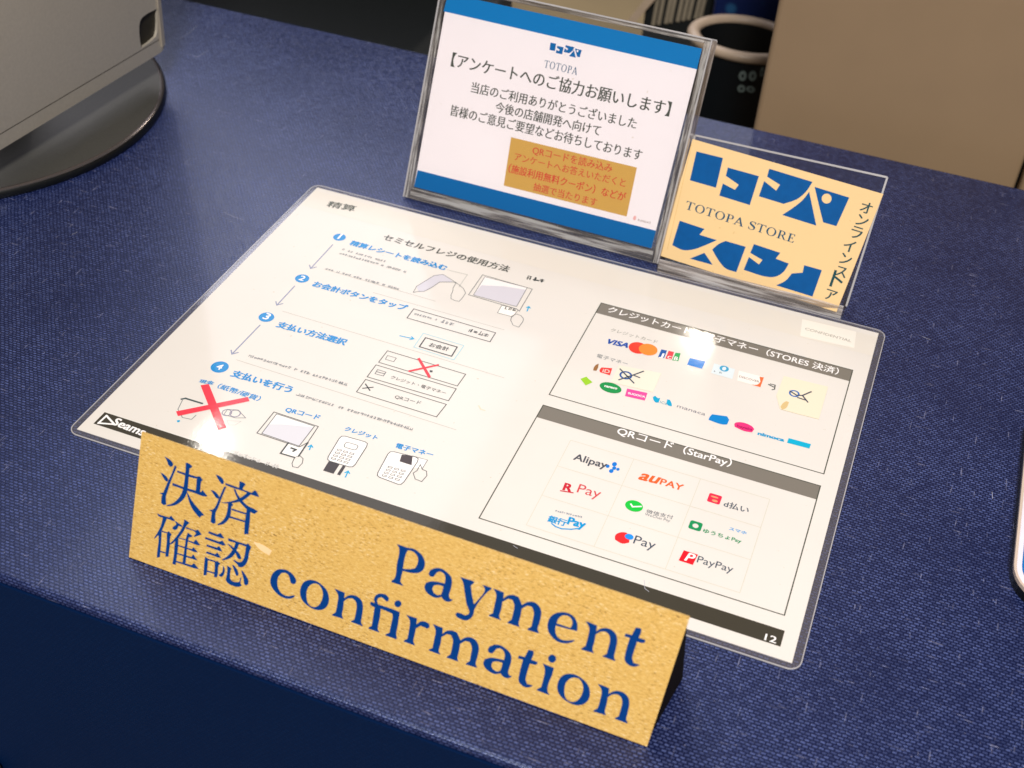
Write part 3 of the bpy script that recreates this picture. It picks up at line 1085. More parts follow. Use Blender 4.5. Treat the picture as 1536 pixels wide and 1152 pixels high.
flat('handwritten_mark', S, [ring(zp(ZE, [(700, 500)])[0], .0020, .0029)], ZT, INK(40, 84, 150), sh)
for pts in ([(650, 445), (770, 568)], [(640, 540), (760, 500), (855, 465)], [(770, 500), (820, 520)]):
    outline('handwritten_mark', ZE, pts, .0007, INK(70, 80, 92), closed=False, z=ZT + .00002)
flat('handwritten_mark', S, [ring(zp(ZF, [(870, 415)])[0], .0016, .0024)], ZT, INK(60, 110, 176), sh)
for pts in ([(835, 395), (890, 430), (940, 432), (1015, 400)], [(940, 432), (985, 488)], [(900, 450), (960, 470)]):
    outline('handwritten_mark', ZF, pts, .0007, INK(60, 66, 84), closed=False, z=ZT + .00002)
fill('tape_stain', ZF, [(770, 500), (800, 480), (825, 490), (800, 540), (765, 555), (750, 530)], INK(214, 186, 130), z=ZT, curve=True)
# electronic money row
fill('money_logo', ZE, [(435, 405), (460, 395), (455, 430), (440, 458), (410, 455), (418, 425)], INK(150, 104, 60), z=Z1)
fill('money_logo', ZE, [(485, 428), (580, 435), (560, 498), (470, 470), (468, 450)], INK(232, 62, 56), z=Z1, curve=True)
text('money_logo', S, 'iD', (820 + 492 * .16927, 480 + 470 * .16927), (820 + 552 * .16927, 480 + 482 * .16927), Z2, INK(246, 200, 190), sh, cjk=False, bold=.02)
fill('money_logo', ZE, [(298, 530), (350, 510), (405, 560), (345, 588)], INK(150, 200, 40), z=Z1, curve=True)
c = zp(ZE, [(565, 608)])[0]
flat('money_logo', S, [ell(c, .0050, .0034, rot=-.05)], Z1, INK(20, 140, 70), sh)
text('money_logo', S, 'nanaco', (820 + 510 * .16927, 480 + 600 * .16927), (820 + 620 * .16927, 480 + 625 * .16927), Z2, C_WHITE, sh, cjk=False, bold=.03, asp=1.2)
fill('money_logo', ZE, [(712, 615), (892, 655), (868, 722), (692, 682)], INK(226, 74, 150), z=Z1)
text('money_logo', S, 'SUGOCA', (820 + 718 * .16927, 480 + 664 * .16927), (820 + 868 * .16927, 480 + 698 * .16927), Z2, C_WHITE, sh, cjk=False, bold=.03)
fill('money_logo', ZE, [(940, 690), (960, 680), (985, 700), (1005, 700), (990, 740), (965, 738), (945, 715)], INK(0, 160, 200), z=Z1, curve=True)
fill('money_logo', ZE, [(1068, 712), (1090, 716), (1105, 745), (1108, 772), (1075, 765), (1060, 745)], INK(0, 160, 200), z=Z1, curve=True)
text('money_logo', S, 'ICa', (820 + 1000 * .16927, 480 + 745 * .16927), (820 + 1062 * .16927, 480 + 760 * .16927), Z1, INK(90, 150, 170), sh, cjk=False)
text('money_logo', S, 'manaca', (820 + 1150 * .16927, 480 + 780 * .16927), (820 + 1400 * .16927, 480 + 856 * .16927), Z1, INK(120, 120, 130), sh, cjk=False, asp=.7)
fill('money_logo', ZF, [(160, 592), (290, 610), (308, 640), (290, 680), (250, 680), (130, 640), (140, 615)], INK(0, 128, 200), z=Z1, curve=True)
fill('money_logo', ZF, [(370, 662), (500, 692), (525, 720), (505, 748), (440, 738), (355, 700), (352, 675)], INK(226, 50, 120), z=Z1, curve=True)
text('money_logo', S, 'hayaka', (1040 + 375 * .17356, 520 + 700 * .17356), (1040 + 505 * .17356, 520 + 735 * .17356), Z2, INK(160, 20, 80), sh, cjk=False, bold=.02, asp=.9)
text('money_logo', S, 'nimoca', (1040 + 555 * .17356, 520 + 768 * .17356), (1040 + 778 * .17356, 520 + 828 * .17356), Z1, INK(0, 150, 200), sh, cjk=False, bold=.05, asp=.75)
fill('money_logo', ZF, [(822, 798), (1015, 850), (1000, 888), (808, 838)], INK(0, 170, 205), z=Z1)

# payment grid
gx = [187.5, 215.2, 243.6, 272.4]
gy = [77.9, 60.9, 42.4, 24.5]
C_GRID = INK(206, 203, 184)
g_ = []
for x in gx:
    g_ += stroke_shapes([mm(x, gy[0]), mm(x, gy[3])], .00024)
flat('grid_line', S, g_, Z0, C_GRID, sh)
g_ = []
for y in gy:
    g_ += stroke_shapes([mm(gx[0], y), mm(gx[3], y)], .00024)
flat('grid_line', S, g_, Z0 + .00001, C_GRID, sh)
C_TXT = INK(66, 78, 92)
text('pay_logo', S, 'Alipay', (859.5, 690.5), (908.5, 704), Z1, INK(74, 76, 84), sh, cjk=False, bold=.018)
c = S.at(919, 703)
flat('pay_logo', S, [ell((c[0] + dx, c[1] + dy), rr * .75, rr) for dx, dy, rr in ((-.0022, 0, .0010), (.0022, 0, .0009), (0, .0023, .0013), (0, -.0021, .0012), (0.0006, 0, .0011))], Z1, INK(10, 116, 206), sh)
text('pay_logo', S, 'au', (957, 719.8), (984, 726.5), Z1, INK(232, 96, 40), sh, cjk=False, bold=.03, slant=.3, asp=.95)
text('pay_logo', S, 'PAY', (989, 727.5), (1022.5, 737.5), Z1, INK(232, 96, 40), sh, cjk=False, bold=.02, asp=.95)
c = S.at(1071.5, 749.5)
flat('pay_logo', S, [rrect(c[0] - .0026, c[1] - .0026, c[0] + .0026, c[1] + .0026, .0007)], Z1, INK(222, 42, 74), sh)
flat('pay_logo', S, [ell((c[0] + .0004, c[1] - .0012), .0012, .0007), ell((c[0] - .0002, c[1] + .0009), .0016, .0005)], Z2, INK(240, 150, 110), sh)
text('pay_logo', S, 'd払い', (1084.5, 761), (1121.5, 771.5), Z1, C_TXT, sh, bold=.012, asp=.95)
text('pay_logo', S, 'R', (844, 736), (855.5, 739), Z1, INK(196, 30, 50), sh, cjk=False, bold=.04)
outline('pay_logo', (0, 0, 1), [(841, 737.5), (859, 740.5)], .0006, INK(196, 30, 50), closed=False)
text('pay_logo', S, 'Pay', (864.5, 739.5), (899, 748.6), Z1, INK(204, 72, 78), sh, cjk=False)
c = S.at(950.8, 760.3)
flat('pay_logo', S, [ell(c, .0036, .0031)], Z1, INK(20, 190, 60), sh)
flat('pay_logo', S, stroke_shapes([(c[0] - .0014, c[1] + .0004), (c[0] - .0004, c[1] - .0007), (c[0] + .0026, c[1] + .0008)], .0007), Z2, C_WHITE, sh)
text('pay_logo', S, '微信支付', (968.5, 770.5), (1008.5, 780.5), Z1, C_TXT, sh, asp=.85)
text('pay_logo', S, 'WeChat Pay', (966.5, 774), (1004.5, 784.5), Z1, INK(110, 114, 120), sh, cjk=False)
text('pay_logo', S, '銀行', (820.5, 783.5), (847, 791), Z1, INK(0, 146, 205), sh, bold=.035, asp=1.05)
text('pay_logo', S, 'Pay', (850.5, 787.3), (876, 793.8), Z1, INK(0, 146, 205), sh, cjk=False, bold=.04, asp=1.1)
outline('pay_logo', (700, 590, .3646), [(350, 540), (365, 552), (390, 561), (430, 563), (455, 560)], .0006, INK(0, 146, 205), closed=False)
greek('small_print', S, (833, 768.5), (875, 779), .0009, Z1, INK(90, 110, 130), sh, dens=1)
ZG = (700, 590, .3646)
fill('pay_logo', ZG, [(620, 580), (645, 575), (660, 580), (668, 600), (668, 618), (640, 622), (610, 606), (610, 590)], INK(238, 40, 44), z=Z1, curve=True)
c = zp(ZG, [(668, 594)])[0]
flat('pay_logo', S, [ell(c, .0017, .0015)], Z2, INK(30, 140, 225), sh)
text('pay_logo', S, 'Pay', (949, 816), (981, 825.5), Z1, C_TXT, sh, cjk=False)
c = S.at(1043, 790)
flat('pay_logo', S, [[rrect(c[0] - .0025, c[1] - .0024, c[0] + .0025, c[1] + .0024, .0009), ell(c, .0012, .0012)]], Z1, INK(20, 140, 84), sh)
text('pay_logo', S, 'ゆうちょPay', (1053.5, 801), (1110.5, 817.5), Z1, INK(16, 140, 88), sh, bold=.02, asp=.9)
text('pay_logo', S, 'スマホ', (1093, 796), (1119, 803.5), Z1, INK(30, 150, 215), sh, bold=.02, asp=.8)
c = S.at(1032, 837.5)
flat('pay_logo', S, [[(c[0] - .0030, c[1] - .0030), (c[0] + .0026, c[1] - .0030), (c[0] + .0031, c[1] + .0029), (c[0] - .0025, c[1] + .0029)]], Z1, INK(232, 22, 40), sh)
text('pay_logo', S, 'P', (c[0] - .0010, c[1] - .0020), (c[0] + .0018, c[1] - .0020), Z2, C_WHITE, sh, cjk=False, px=False, slant=.2, bold=.02)
text('pay_logo', S, 'PayPay', (1044.5, 844.5), (1098, 860.5), Z1, C_TXT, sh, cjk=False)
# a little stain on the paper
flat('paper_stain', S, stroke_shapes([S.at(718, 610), S.at(721, 615), S.at(727, 617)], .0006), Z0, INK(222, 206, 176), sh)

# lint and scratches
M_lint = plain('pale_lint', (176, 176, 186), .7)
for pts in ([(833, 866), (838, 872), (836, 880)], [(898, 882), (907, 887)], [(966, 872), (967, 884), (973, 889)], [(1050, 905), (1056, 909)], [(770, 820), (776, 824)]):
    flat('lint', S, stroke_shapes([S.at(*p_) for p_ in pts], .0002), Z2, M_lint, sh)
for pts in ([(270, 58), (283, 50), (296, 38)], [(280, 80), (296, 86), (312, 76)], [(335, 318), (350, 325), (366, 330)], [(108, 352), (116, 348)],
            [(1384, 505), (1396, 510)], [(1488, 738), (1489, 748)]):
    flat('scratch', TOP, stroke_shapes([TOP.at(*p_) for p_ in pts], .00016), .00004, M_lint, ct)

# ------------------------------------------------------------------ gold payment sign
SG = tilted(.0586, -.0507, 0.0004, -.8, 67.4)
sg = empty('payment_sign', (.16, -.04, 0), 'long tan gold sign reading Payment confirmation in blue at the front of the counter', 'sign')
cor = [SG.at(193, 838.5), SG.at(970, 1121.5), SG.at(1034.5, 926), SG.at(212.5, 648)]
cor = [(cor[0][0], 0.0002), (cor[1][0], 0.0002), cor[2], cor[3]]
prism('front_face', SG, cor, -.0009, 0, M_gold, sg, side=M_gold)
w = [SG.w(c, -.0010) for c in cor]
bk = Vector((0, .0290, 0))
tipL, tipR = w[3], w[2]
footL = Vector((w[0].x + .0005, w[0].y + .0290, .0004))
footR = Vector((.2628, -.0218, .0004))
V = [w[0] + Vector((.0008, .0003, 0.0002)), w[1] + Vector((-.0008, .0003, 0.0002)), tipR + Vector((-.0008, .0002, -.0006)), tipL + Vector((.0008, .0002, -.0006)), footL + Vector((0, 0, 0)), footR]
mesh('back_support', V, [(4, 3, 2, 5), (0, 4, 5, 1)], M_darkhollow, sg)
mesh('dark_end_fill', [V[1], V[5], V[2]], [(0, 1, 2)], M_darkhollow, sg)  # dark fill put where the sign's open end shows shade
mesh('dark_end_fill', [V[0], V[3], V[4]], [(0, 1, 2)], M_darkhollow, sg)

KAN = {
 'ketsu': ((230, 675, .104167), [
  [(165, 90), (200, 110), (255, 150), (290, 200), (275, 235), (245, 238), (220, 215), (205, 170)],
  [(105, 320), (150, 345), (195, 385), (220, 430), (205, 455), (175, 440), (150, 405)],
  [(310, 220), (340, 240), (255, 450), (205, 600), (185, 660), (188, 785), (150, 790), (115, 765), (120, 680), (130, 640), (90, 618), (145, 612), (205, 470), (270, 330)],
  [(468, 180), (500, 185), (562, 228), (555, 250), (525, 262), (515, 360), (500, 530), (490, 590), (455, 680), (390, 750), (310, 795), (195, 808), (190, 795), (280, 765), (350, 710), (400, 640), (430, 560), (455, 400), (468, 260)],
  [(345, 292), (400, 312), (640, 385), (655, 410), (590, 405), (345, 320)],
  [(645, 375), (680, 380), (715, 435), (690, 450), (675, 600), (610, 600), (625, 480), (628, 410)],
  [(280, 472), (500, 550), (690, 605), (710, 572), (780, 660), (760, 668), (600, 620), (275, 508)],
  [(480, 590), (505, 630), (560, 730), (640, 830), (740, 940), (700, 945), (670, 975), (610, 910), (550, 820), (510, 720)]]),
 'sai': ((305, 700, .104167), [
  [(180, 110), (230, 130), (280, 170), (300, 215), (290, 248), (265, 250), (240, 215), (205, 160)],
  [(105, 330), (160, 350), (210, 395), (235, 440), (215, 465), (180, 440), (150, 395)],
  [(300, 290), (335, 285), (270, 440), (210, 600), (180, 660), (178, 810), (145, 820), (105, 795), (120, 690), (125, 650), (80, 620), (130, 620), (165, 590), (220, 470)],
  [(320, 232), (480, 290), (700, 375), (740, 335), (770, 360), (808, 438), (760, 425), (690, 400), (560, 345), (430, 305), (320, 262)],
  [(525, 205), (600, 240), (612, 262), (585, 285), (565, 330), (515, 315)],
  [(435, 315), (465, 325), (500, 400), (560, 480), (640, 560), (720, 600), (790, 640), (740, 680), (660, 640), (560, 545), (500, 470)],
  [(640, 365), (700, 385), (650, 430), (560, 490), (430, 520), (300, 525), (258, 515), (400, 498), (520, 455), (590, 410)],
  [(360, 510), (400, 515), (435, 548), (405, 575), (395, 690), (375, 740), (300, 820), (215, 842), (200, 830), (270, 785), (320, 720), (345, 640)],
  [(625, 610), (680, 630), (672, 780), (650, 970), (590, 972), (600, 800), (618, 680)],
  [(410, 600), (620, 665), (620, 690), (410, 625)],
  [(385, 708), (610, 778), (605, 803), (380, 735)]]),
 'kaku': ((225, 765, .091190), [
  [(115, 52), (180, 80), (320, 120), (350, 90), (412, 172), (385, 182), (310, 150), (210, 125), (145, 100)],
  [(215, 115), (280, 140), (240, 240), (190, 350), (130, 420), (80, 472), (70, 460), (120, 380), (180, 260)],
  [(140, 400), (195, 350), (185, 540), (165, 770), (115, 785), (125, 650), (145, 500)],
  [(195, 340), (290, 365), (290, 382), (195, 362)],
  [(285, 375), (310, 345), (360, 400), (340, 430), (330, 560), (305, 765), (255, 765), (265, 650), (280, 500)],
  [(165, 665), (258, 690), (258, 714), (165, 690)],
  [(440, 190), (470, 220), (465, 280), (440, 320), (400, 328), (370, 305), (375, 285), (430, 245)],
  [(400, 170), (530, 250), (530, 280), (460, 250), (420, 200)],
  [(590, 275), (750, 335), (790, 320), (855, 400), (740, 440), (720, 430), (760, 385), (740, 355), (600, 305)],
  [(570, 150), (655, 210), (635, 225), (600, 260), (560, 340), (470, 460), (380, 545), (330, 570), (325, 555), (380, 500), (460, 400), (530, 290), (560, 200)],
  [(430, 480), (470, 460), (465, 600), (425, 900), (370, 885), (395, 740), (410, 560)],
  [(625, 370), (700, 420), (690, 440), (640, 450), (620, 560), (590, 870), (535, 880), (555, 740), (580, 560), (600, 440)],
  [(480, 450), (590, 480), (720, 525), (760, 480), (832, 580), (790, 578), (700, 545), (570, 492), (480, 468)],
  [(460, 570), (690, 640), (720, 608), (790, 695), (740, 690), (640, 650), (460, 592)],
  [(445, 700), (680, 770), (715, 728), (785, 828), (740, 815), (640, 785), (445, 722)],
  [(430, 830), (690, 905), (725, 870), (805, 965), (750, 962), (640, 925), (430, 855)]]),
 'nin': ((300, 785, .091190), [
  [(150, 128), (290, 180), (340, 155), (405, 245), (350, 240), (250, 205), (135, 160)],
  [(90, 222), (320, 300), (370, 280), (428, 360), (380, 360), (280, 325), (85, 255)],
  [(115, 345), (280, 395), (320, 370), (370, 462), (330, 455), (230, 420), (105, 375)],
  [(115, 458), (250, 505), (290, 480), (350, 565), (300, 560), (220, 530), (100, 490)],
  [(85, 545), (135, 575), (128, 700), (110, 850), (60, 855), (70, 700)],
  [(130, 580), (260, 615), (260, 640), (130, 605)],
  [(245, 635), (285, 615), (340, 660), (310, 690), (290, 860), (270, 890), (232, 880), (245, 740)],
  [(115, 770), (240, 805), (240, 830), (115, 795)],
  [(470, 240), (600, 290), (770, 345), (790, 325), (845, 385), (835, 420), (820, 450), (790, 600), (750, 680), (690, 720), (640, 715), (610, 670), (550, 612), (570, 598), (640, 635), (690, 630), (725, 570), (750, 450), (760, 380), (600, 325), (465, 285)],
  [(590, 305), (650, 325), (610, 430), (560, 520), (480, 580), (375, 610), (370, 590), (450, 540), (520, 460), (565, 380)],
  [(445, 325), (480, 340), (600, 440), (660, 510), (685, 580), (650, 590), (615, 560), (590, 490), (520, 410)],
  [(380, 690), (395, 710), (412, 780), (385, 860), (350, 880), (320, 860), (305, 845), (350, 820), (378, 760)],
  [(450, 690), (520, 740), (510, 760), (495, 900), (530, 945), (600, 965), (650, 960), (670, 885), (685, 890), (670, 980), (690, 1020), (650, 1040), (560, 1030), (460, 980), (425, 930), (440, 860), (452, 780)],
  [(530, 680), (560, 690), (620, 770), (640, 830), (625, 860), (600, 860), (575, 800)],
  [(680, 770), (710, 790), (770, 880), (800, 940), (795, 1000), (760, 1020), (730, 1000), (715, 900)]])}
for nm, ((ox, oy, k), strokes) in KAN.items():
    flat('kanji_character', SG, [[SG.at(ox + x * k, oy + y * k) for x, y in smooth_loop(s, 4, 40)] for s in strokes], .00012, M_signink, sg)

Z5 = (395, 830, .136719)
Z6 = (575, 805, .136719)
Z7 = (590, 900, .136719)
Z8 = (760, 960, .136719)
Z6B = (760, 870, .143229)


def circ(c, r, n=18):
    return [(c[0] + r * math.cos(2 * math.pi * i / n), c[1] + r * math.sin(2 * math.pi * i / n)) for i in range(n)]


LET = {
 'c': (Z5, [[[(200, 172), (250, 180), (310, 215), (350, 265), (362, 300), (355, 330), (325, 338), (300, 320), (292, 280), (275, 235), (240, 213), (200, 215), (165, 260), (155, 310), (162, 370), (190, 425), (235, 458), (285, 468), (325, 460), (343, 458), (347, 468), (330, 485), (290, 497), (235, 490), (175, 460), (115, 400), (82, 340), (80, 280), (105, 220), (150, 180)]]]),
 'o': (Z5, [[[(515, 290), (580, 302), (640, 340), (695, 400), (720, 470), (715, 550), (680, 600), (620, 622), (560, 612), (490, 575), (430, 515), (405, 450), (410, 380), (440, 320), (475, 297)],
             [(560, 330), (520, 345), (485, 390), (475, 460), (485, 530), (515, 575), (560, 588), (600, 575), (635, 530), (655, 450), (640, 385), (605, 340)]]]),
 'n': (Z5, [[[(780, 385), (810, 395), (895, 430), (890, 490), (925, 465), (970, 455), (1030, 470), (1080, 520), (1095, 580), (1085, 680), (1075, 760), (1090, 790), (1085, 797), (965, 752), (965, 742), (1000, 725), (1018, 640), (1025, 570), (1010, 520), (975, 492), (930, 495), (885, 525), (878, 600), (865, 680), (880, 718), (755, 680), (755, 670), (795, 645), (812, 560), (822, 460), (810, 430)]]]),
 'fi': (Z5, [[[(1300, 440), (1350, 455), (1380, 490), (1375, 520), (1350, 528), (1325, 500), (1295, 480), (1262, 490), (1248, 520), (1262, 560), (1330, 580), (1420, 610), (1500, 645), (1490, 700), (1475, 800), (1460, 880), (1468, 935), (1460, 942), (1340, 898), (1345, 888), (1385, 870), (1400, 790), (1420, 690), (1415, 660), (1370, 640), (1290, 605), (1283, 680), (1262, 790), (1258, 830), (1275, 868), (1155, 825), (1155, 812), (1190, 795), (1205, 700), (1222, 590), (1185, 572), (1170, 545), (1185, 530), (1225, 545), (1215, 500), (1235, 460), (1265, 443)]],
              [circ((1478, 552), 38)]]),
 'P': (Z6, [[[(150, 78), (265, 118), (330, 130), (400, 175), (445, 235), (458, 300), (440, 360), (390, 395), (320, 398), (215, 375), (200, 430), (188, 490), (222, 540), (90, 498), (92, 485), (125, 455), (150, 300), (175, 130)],
             [(268, 150), (245, 200), (215, 350), (290, 355), (350, 345), (378, 290), (380, 230), (350, 180), (310, 155)]]]),
 'a': (Z6, [[[(575, 342), (640, 350), (700, 390), (745, 440), (755, 500), (740, 580), (722, 650), (735, 682), (765, 688), (740, 708), (700, 712), (660, 690), (640, 660), (580, 670), (520, 645), (470, 600), (452, 550), (470, 505), (530, 488), (600, 495), (675, 512), (682, 450), (665, 405), (630, 382), (595, 388), (575, 410), (550, 440), (515, 435), (497, 405), (515, 365)],
             [(660, 545), (600, 528), (555, 535), (540, 570), (555, 615), (600, 640), (635, 632), (650, 590)]]]),
 'y': (Z6, [[[(845, 440), (1000, 490), (995, 505), (962, 535), (975, 640), (995, 740), (1050, 680), (1110, 600), (1112, 565), (1085, 525), (1190, 560), (1185, 575), (1150, 600), (1000, 800), (990, 850), (960, 895), (910, 918), (855, 905), (805, 880), (792, 845), (815, 830), (850, 840), (900, 862), (935, 850), (945, 820), (915, 740), (895, 620), (875, 500)]]]),
 'm': (Z7, [[[(430, 260), (545, 305), (540, 370), (580, 340), (640, 332), (700, 355), (738, 440), (790, 410), (850, 408), (905, 440), (940, 510), (925, 620), (905, 700), (922, 745), (795, 705), (800, 695), (838, 670), (852, 600), (862, 520), (840, 460), (790, 448), (735, 480), (722, 560), (705, 640), (715, 675), (585, 630), (590, 620), (628, 595), (645, 520), (655, 440), (635, 385), (590, 372), (530, 405), (520, 480), (500, 560), (520, 600), (390, 553), (390, 543), (430, 525), (450, 430), (465, 340), (455, 300)]]]),
 'r': (Z7, [[[(140, 160), (262, 200), (255, 265), (300, 235), (350, 235), (395, 260), (400, 295), (375, 315), (345, 300), (300, 282), (250, 310), (235, 380), (222, 450), (240, 498), (115, 455), (118, 442), (155, 425), (175, 320), (182, 230), (165, 190)]]]),
 't': (Z8, [[[(240, 105), (290, 115), (298, 135), (272, 215), (340, 238), (335, 265), (315, 270), (255, 258), (225, 360), (210, 430), (225, 480), (270, 492), (288, 500), (260, 515), (215, 518), (160, 490), (132, 445), (140, 370), (180, 215), (125, 200), (135, 168), (200, 185)]]]),
 'i': (Z8, [[[(395, 255), (520, 305), (500, 380), (460, 480), (450, 560), (475, 605), (330, 550), (335, 540), (380, 515), (400, 440), (420, 340), (415, 300)]], [circ((500, 203), 44)]]),
 'e': (Z6B, [[[(590, 335), (655, 350), (710, 390), (742, 460), (740, 535), (620, 505), (515, 475), (512, 540), (535, 595), (580, 625), (640, 632), (710, 625), (712, 635), (680, 652), (620, 662), (550, 650), (480, 600), (435, 530), (430, 460), (455, 390), (510, 348)],
              [(525, 452), (670, 500), (690, 450), (670, 395), (625, 370), (575, 375), (540, 410)]]]),
}


def letter(key, src=None, dst=None, sc=1.0):
    (ox, oy, k), shapes = LET[key]
    dx = dy = 0
    if src:
        a_ = SG.at(*src)
        b_ = SG.at(*dst)
    out = []
    for loops in shapes:
        L_ = []
        for lp_ in loops:
            pts = [SG.at(ox + x * k, oy + y * k) for x, y in smooth_loop(lp_, 4, 42)]
            if src:
                pts = [((p[0] - a_[0]) * sc + b_[0], (p[1] - a_[1]) * sc + b_[1]) for p in pts]
            L_.append(pts)
        out.append(L_)
    return flat('letter', SG, out, .00012, M_signink, sg)


for kx in ('P', 'a', 'y', 'e', 'c', 'o', 'n', 'fi', 'r', 'm', 't', 'i'):
    letter(kx)
z5t = lambda Z, x, y: (Z[0] + x * Z[2], Z[1] + y * Z[2])
letter('m', z5t(Z7, 430, 260), z5t(Z6, 1205, 565))
letter('n', z5t(Z5, 780, 385), z5t(Z6B, 825, 428))
letter('n', z5t(Z5, 780, 385), z5t(Z8, 1000, 478))
letter('t', z5t(Z8, 125, 200), z5t(Z6B, 1235, 590))
letter('a', z5t(Z6, 452, 550), z5t(Z7, 988, 690))
letter('o', z5t(Z5, 405, 450), z5t(Z8, 556, 530))
flat('scuff_mark', SG, [[SG.at(x, y) for x, y in smooth_loop([(380, 812), (396, 818), (408, 826), (404, 833), (392, 826), (384, 818)])]], .00006, plain('scuff', (240, 206, 156), .6), sg)

# ------------------------------------------------------------------ serif capitals for the cards
E_ = lambda cx, cy, rx, ry, n=22: [(cx + rx * math.cos(2 * math.pi * i / n), cy + ry * math.sin(2 * math.pi * i / n)) for i in range(n)]
CAP = {
 'T': (80, [[[(0, 100), (80, 100), (82, 76), (78, 76), (70, 93), (47, 94), (47, 5), (60, 3), (60, 0), (20, 0), (20, 3), (32, 5), (32, 94), (10, 93), (2, 76), (-2, 76)]]]),
 'O': (92, [[E_(46, 50, 45, 52), E_(46, 50, 29, 46)]]),
 'P': (70, [[[(0, 100), (40, 100), (62, 94), (70, 73), (62, 52), (40, 45), (28, 45), (28, 5), (40, 3), (40, 0), (0, 0), (0, 3), (12, 5), (12, 95), (0, 97)], [(28, 94), (28, 51), (38, 51), (50, 57), (54, 73), (50, 88), (38, 94)]]]),
 'A': (86, [[[(38, 102), (46, 102), (84, 5), (92, 3), (92, 0), (54, 0), (54, 3), (66, 5), (57, 30), (24, 30), (15, 5), (26, 3), (26, 0), (-4, 0), (-4, 3), (6, 5)], [(26, 36), (54, 36), (40, 76)]]]),
 'S': (62, [[[(58, 98), (56, 74), (52, 74), (46, 90), (30, 96), (16, 88), (16, 76), (30, 66), (50, 54), (62, 40), (60, 16), (44, 0), (24, -2), (2, 6), (0, 30), (4, 30), (12, 10), (28, 3), (44, 8), (48, 24), (40, 36), (20, 48), (4, 62), (2, 82), (14, 98), (32, 102), (48, 98)]]]),
 'R': (82, [[[(0, 100), (40, 100), (62, 94), (70, 74), (62, 55), (52, 48), (78, 5), (88, 3), (88, 0), (66, 0), (38, 45), (28, 45), (28, 5), (40, 3), (40, 0), (0, 0), (0, 3), (12, 5), (12, 95), (0, 97)], [(28, 94), (28, 51), (38, 51), (50, 57), (54, 73), (50, 88), (38, 94)]]]),
 'E': (66, [[[(0, 100), (60, 100), (61, 78), (57, 78), (50, 94), (28, 94), (28, 54), (40, 54), (45, 64), (48, 64), (48, 38), (45, 38), (40, 48), (28, 48), (28, 6), (52, 6), (62, 24), (66, 24), (62, 0), (0, 0), (0, 3), (12, 5), (12, 95), (0, 97)]]]),
}


def caps(name, fr, s, p0, p1, hgt, h, mat, parent, gap=14):
    p0, p1 = Vector(fr.at(*p0)), Vector(fr.at(*p1))
    d = p1 - p0
    L = d.length
    d.normalize()
    up = Vector((-d.y, d.x))
    tot = sum((40 if c == ' ' else CAP[c][0] + gap) for c in s) - gap
    k = L / tot
    ky = hgt / 100
    x = 0
    for c in s:
        if c == ' ':
            x += 40
            continue
        w_, shp = CAP[c]
        flat(name, fr, [[[tuple(p0 + d * ((px_ + x) * k) + up * (py_ * ky)) for px_, py_ in lp_] for lp_ in lps] for lps in shp], h, mat, parent)
        x += w_ + gap


# ------------------------------------------------------------------ survey card in its clear stand
CD = tilted(.0489, .2252, .006, -.73, 66.0)
cc = [CD.at(621, 280), CD.at(977, 372.6), CD.at(1053, 73), CD.at(672, -10)]
X0, X1, Y0c, Y1c = 0, cc[1][0], 0, (cc[2][1] + cc[3][1]) / 2
cd = empty('survey_card', CD.w((X1 / 2, 0), 0), 'white survey card with blue bands and Japanese text in the larger clear stand', 'card')
prism('card_sheet', CD, [cc[0], cc[1], cc[2], cc[3]], -.0004, 0, M_card, cd)
C1 = .00004
K_DK = ink((74, 78, 72), 0)
K_BL = ink((0, 118, 190), 0)
K_BL2 = ink((0, 100, 170), 0)
flat('top_band', CD, [[CD.at(665.5, 17), CD.at(1045.5, 104), cc[2], cc[3]]], C1, K_BL, cd)
flat('bottom_band', CD, [[cc[0], cc[1], CD.at(984, 346), CD.at(626.5, 255)]], C1, K_BL2, cd)
mk = dict(mincho=True)
text('title_text', CD, '【アンケートへのご協力お願いします】', (676, 99.5), (1003, 175), C1, K_DK, cd, asp=1.1, **mk)
text('body_text', CD, '当店のご利用ありがとうございました', (706, 138.5), (953, 194), C1, K_DK, cd, asp=1.12, **mk)
text('body_text', CD, '今後の店舗開発へ向けて', (742, 168), (899, 204.5), C1, K_DK, cd, asp=1.12, **mk)
text('body_text', CD, '皆様のご意見ご要望などお待ちしております', (675, 173), (961, 241.5), C1, K_DK, cd, asp=1.15, **mk)
flat('gold_box', CD, [[CD.at(755.6, 278.3), CD.at(940, 324.8), CD.at(955.4, 251.3), CD.at(766.7, 205.7)]], C1, ink((206, 162, 84), 0), cd)
K_RD = ink((204, 84, 62), 0)
text('notice_text', CD, 'QRコードを読み込み', (797.8, 232), (917, 260), .00008, K_RD, cd, asp=1.05, **mk)
text('notice_text', CD, 'アンケートへお答えいただくと', (771, 240.5), (937, 281), .00008, K_RD, cd, asp=1.05, **mk)
text('notice_text', CD, '（施設利用無料クーポン）などが', (762, 258.5), (937, 302.5), .00008, ink((206, 66, 56), 0), cd, asp=1.1, **mk)
text('notice_text', CD, '抽選で当たります', (799, 285.5), (894, 310), .00008, K_RD, cd, asp=1.05, **mk)
caps('name_letter', CD, 'TOTOPA', (815.5, 101), (865, 112.5), .0036, C1, ink((70, 104, 136), 0), cd)
greek('small_print', CD, (957, 331), (978, 336.5), .0012, C1, ink((170, 150, 150), 0), cd)
flat('pink_mark', CD, [ell(CD.at(952, 327), .0008, .0012, 10)], C1, ink((236, 176, 176), 0), cd)

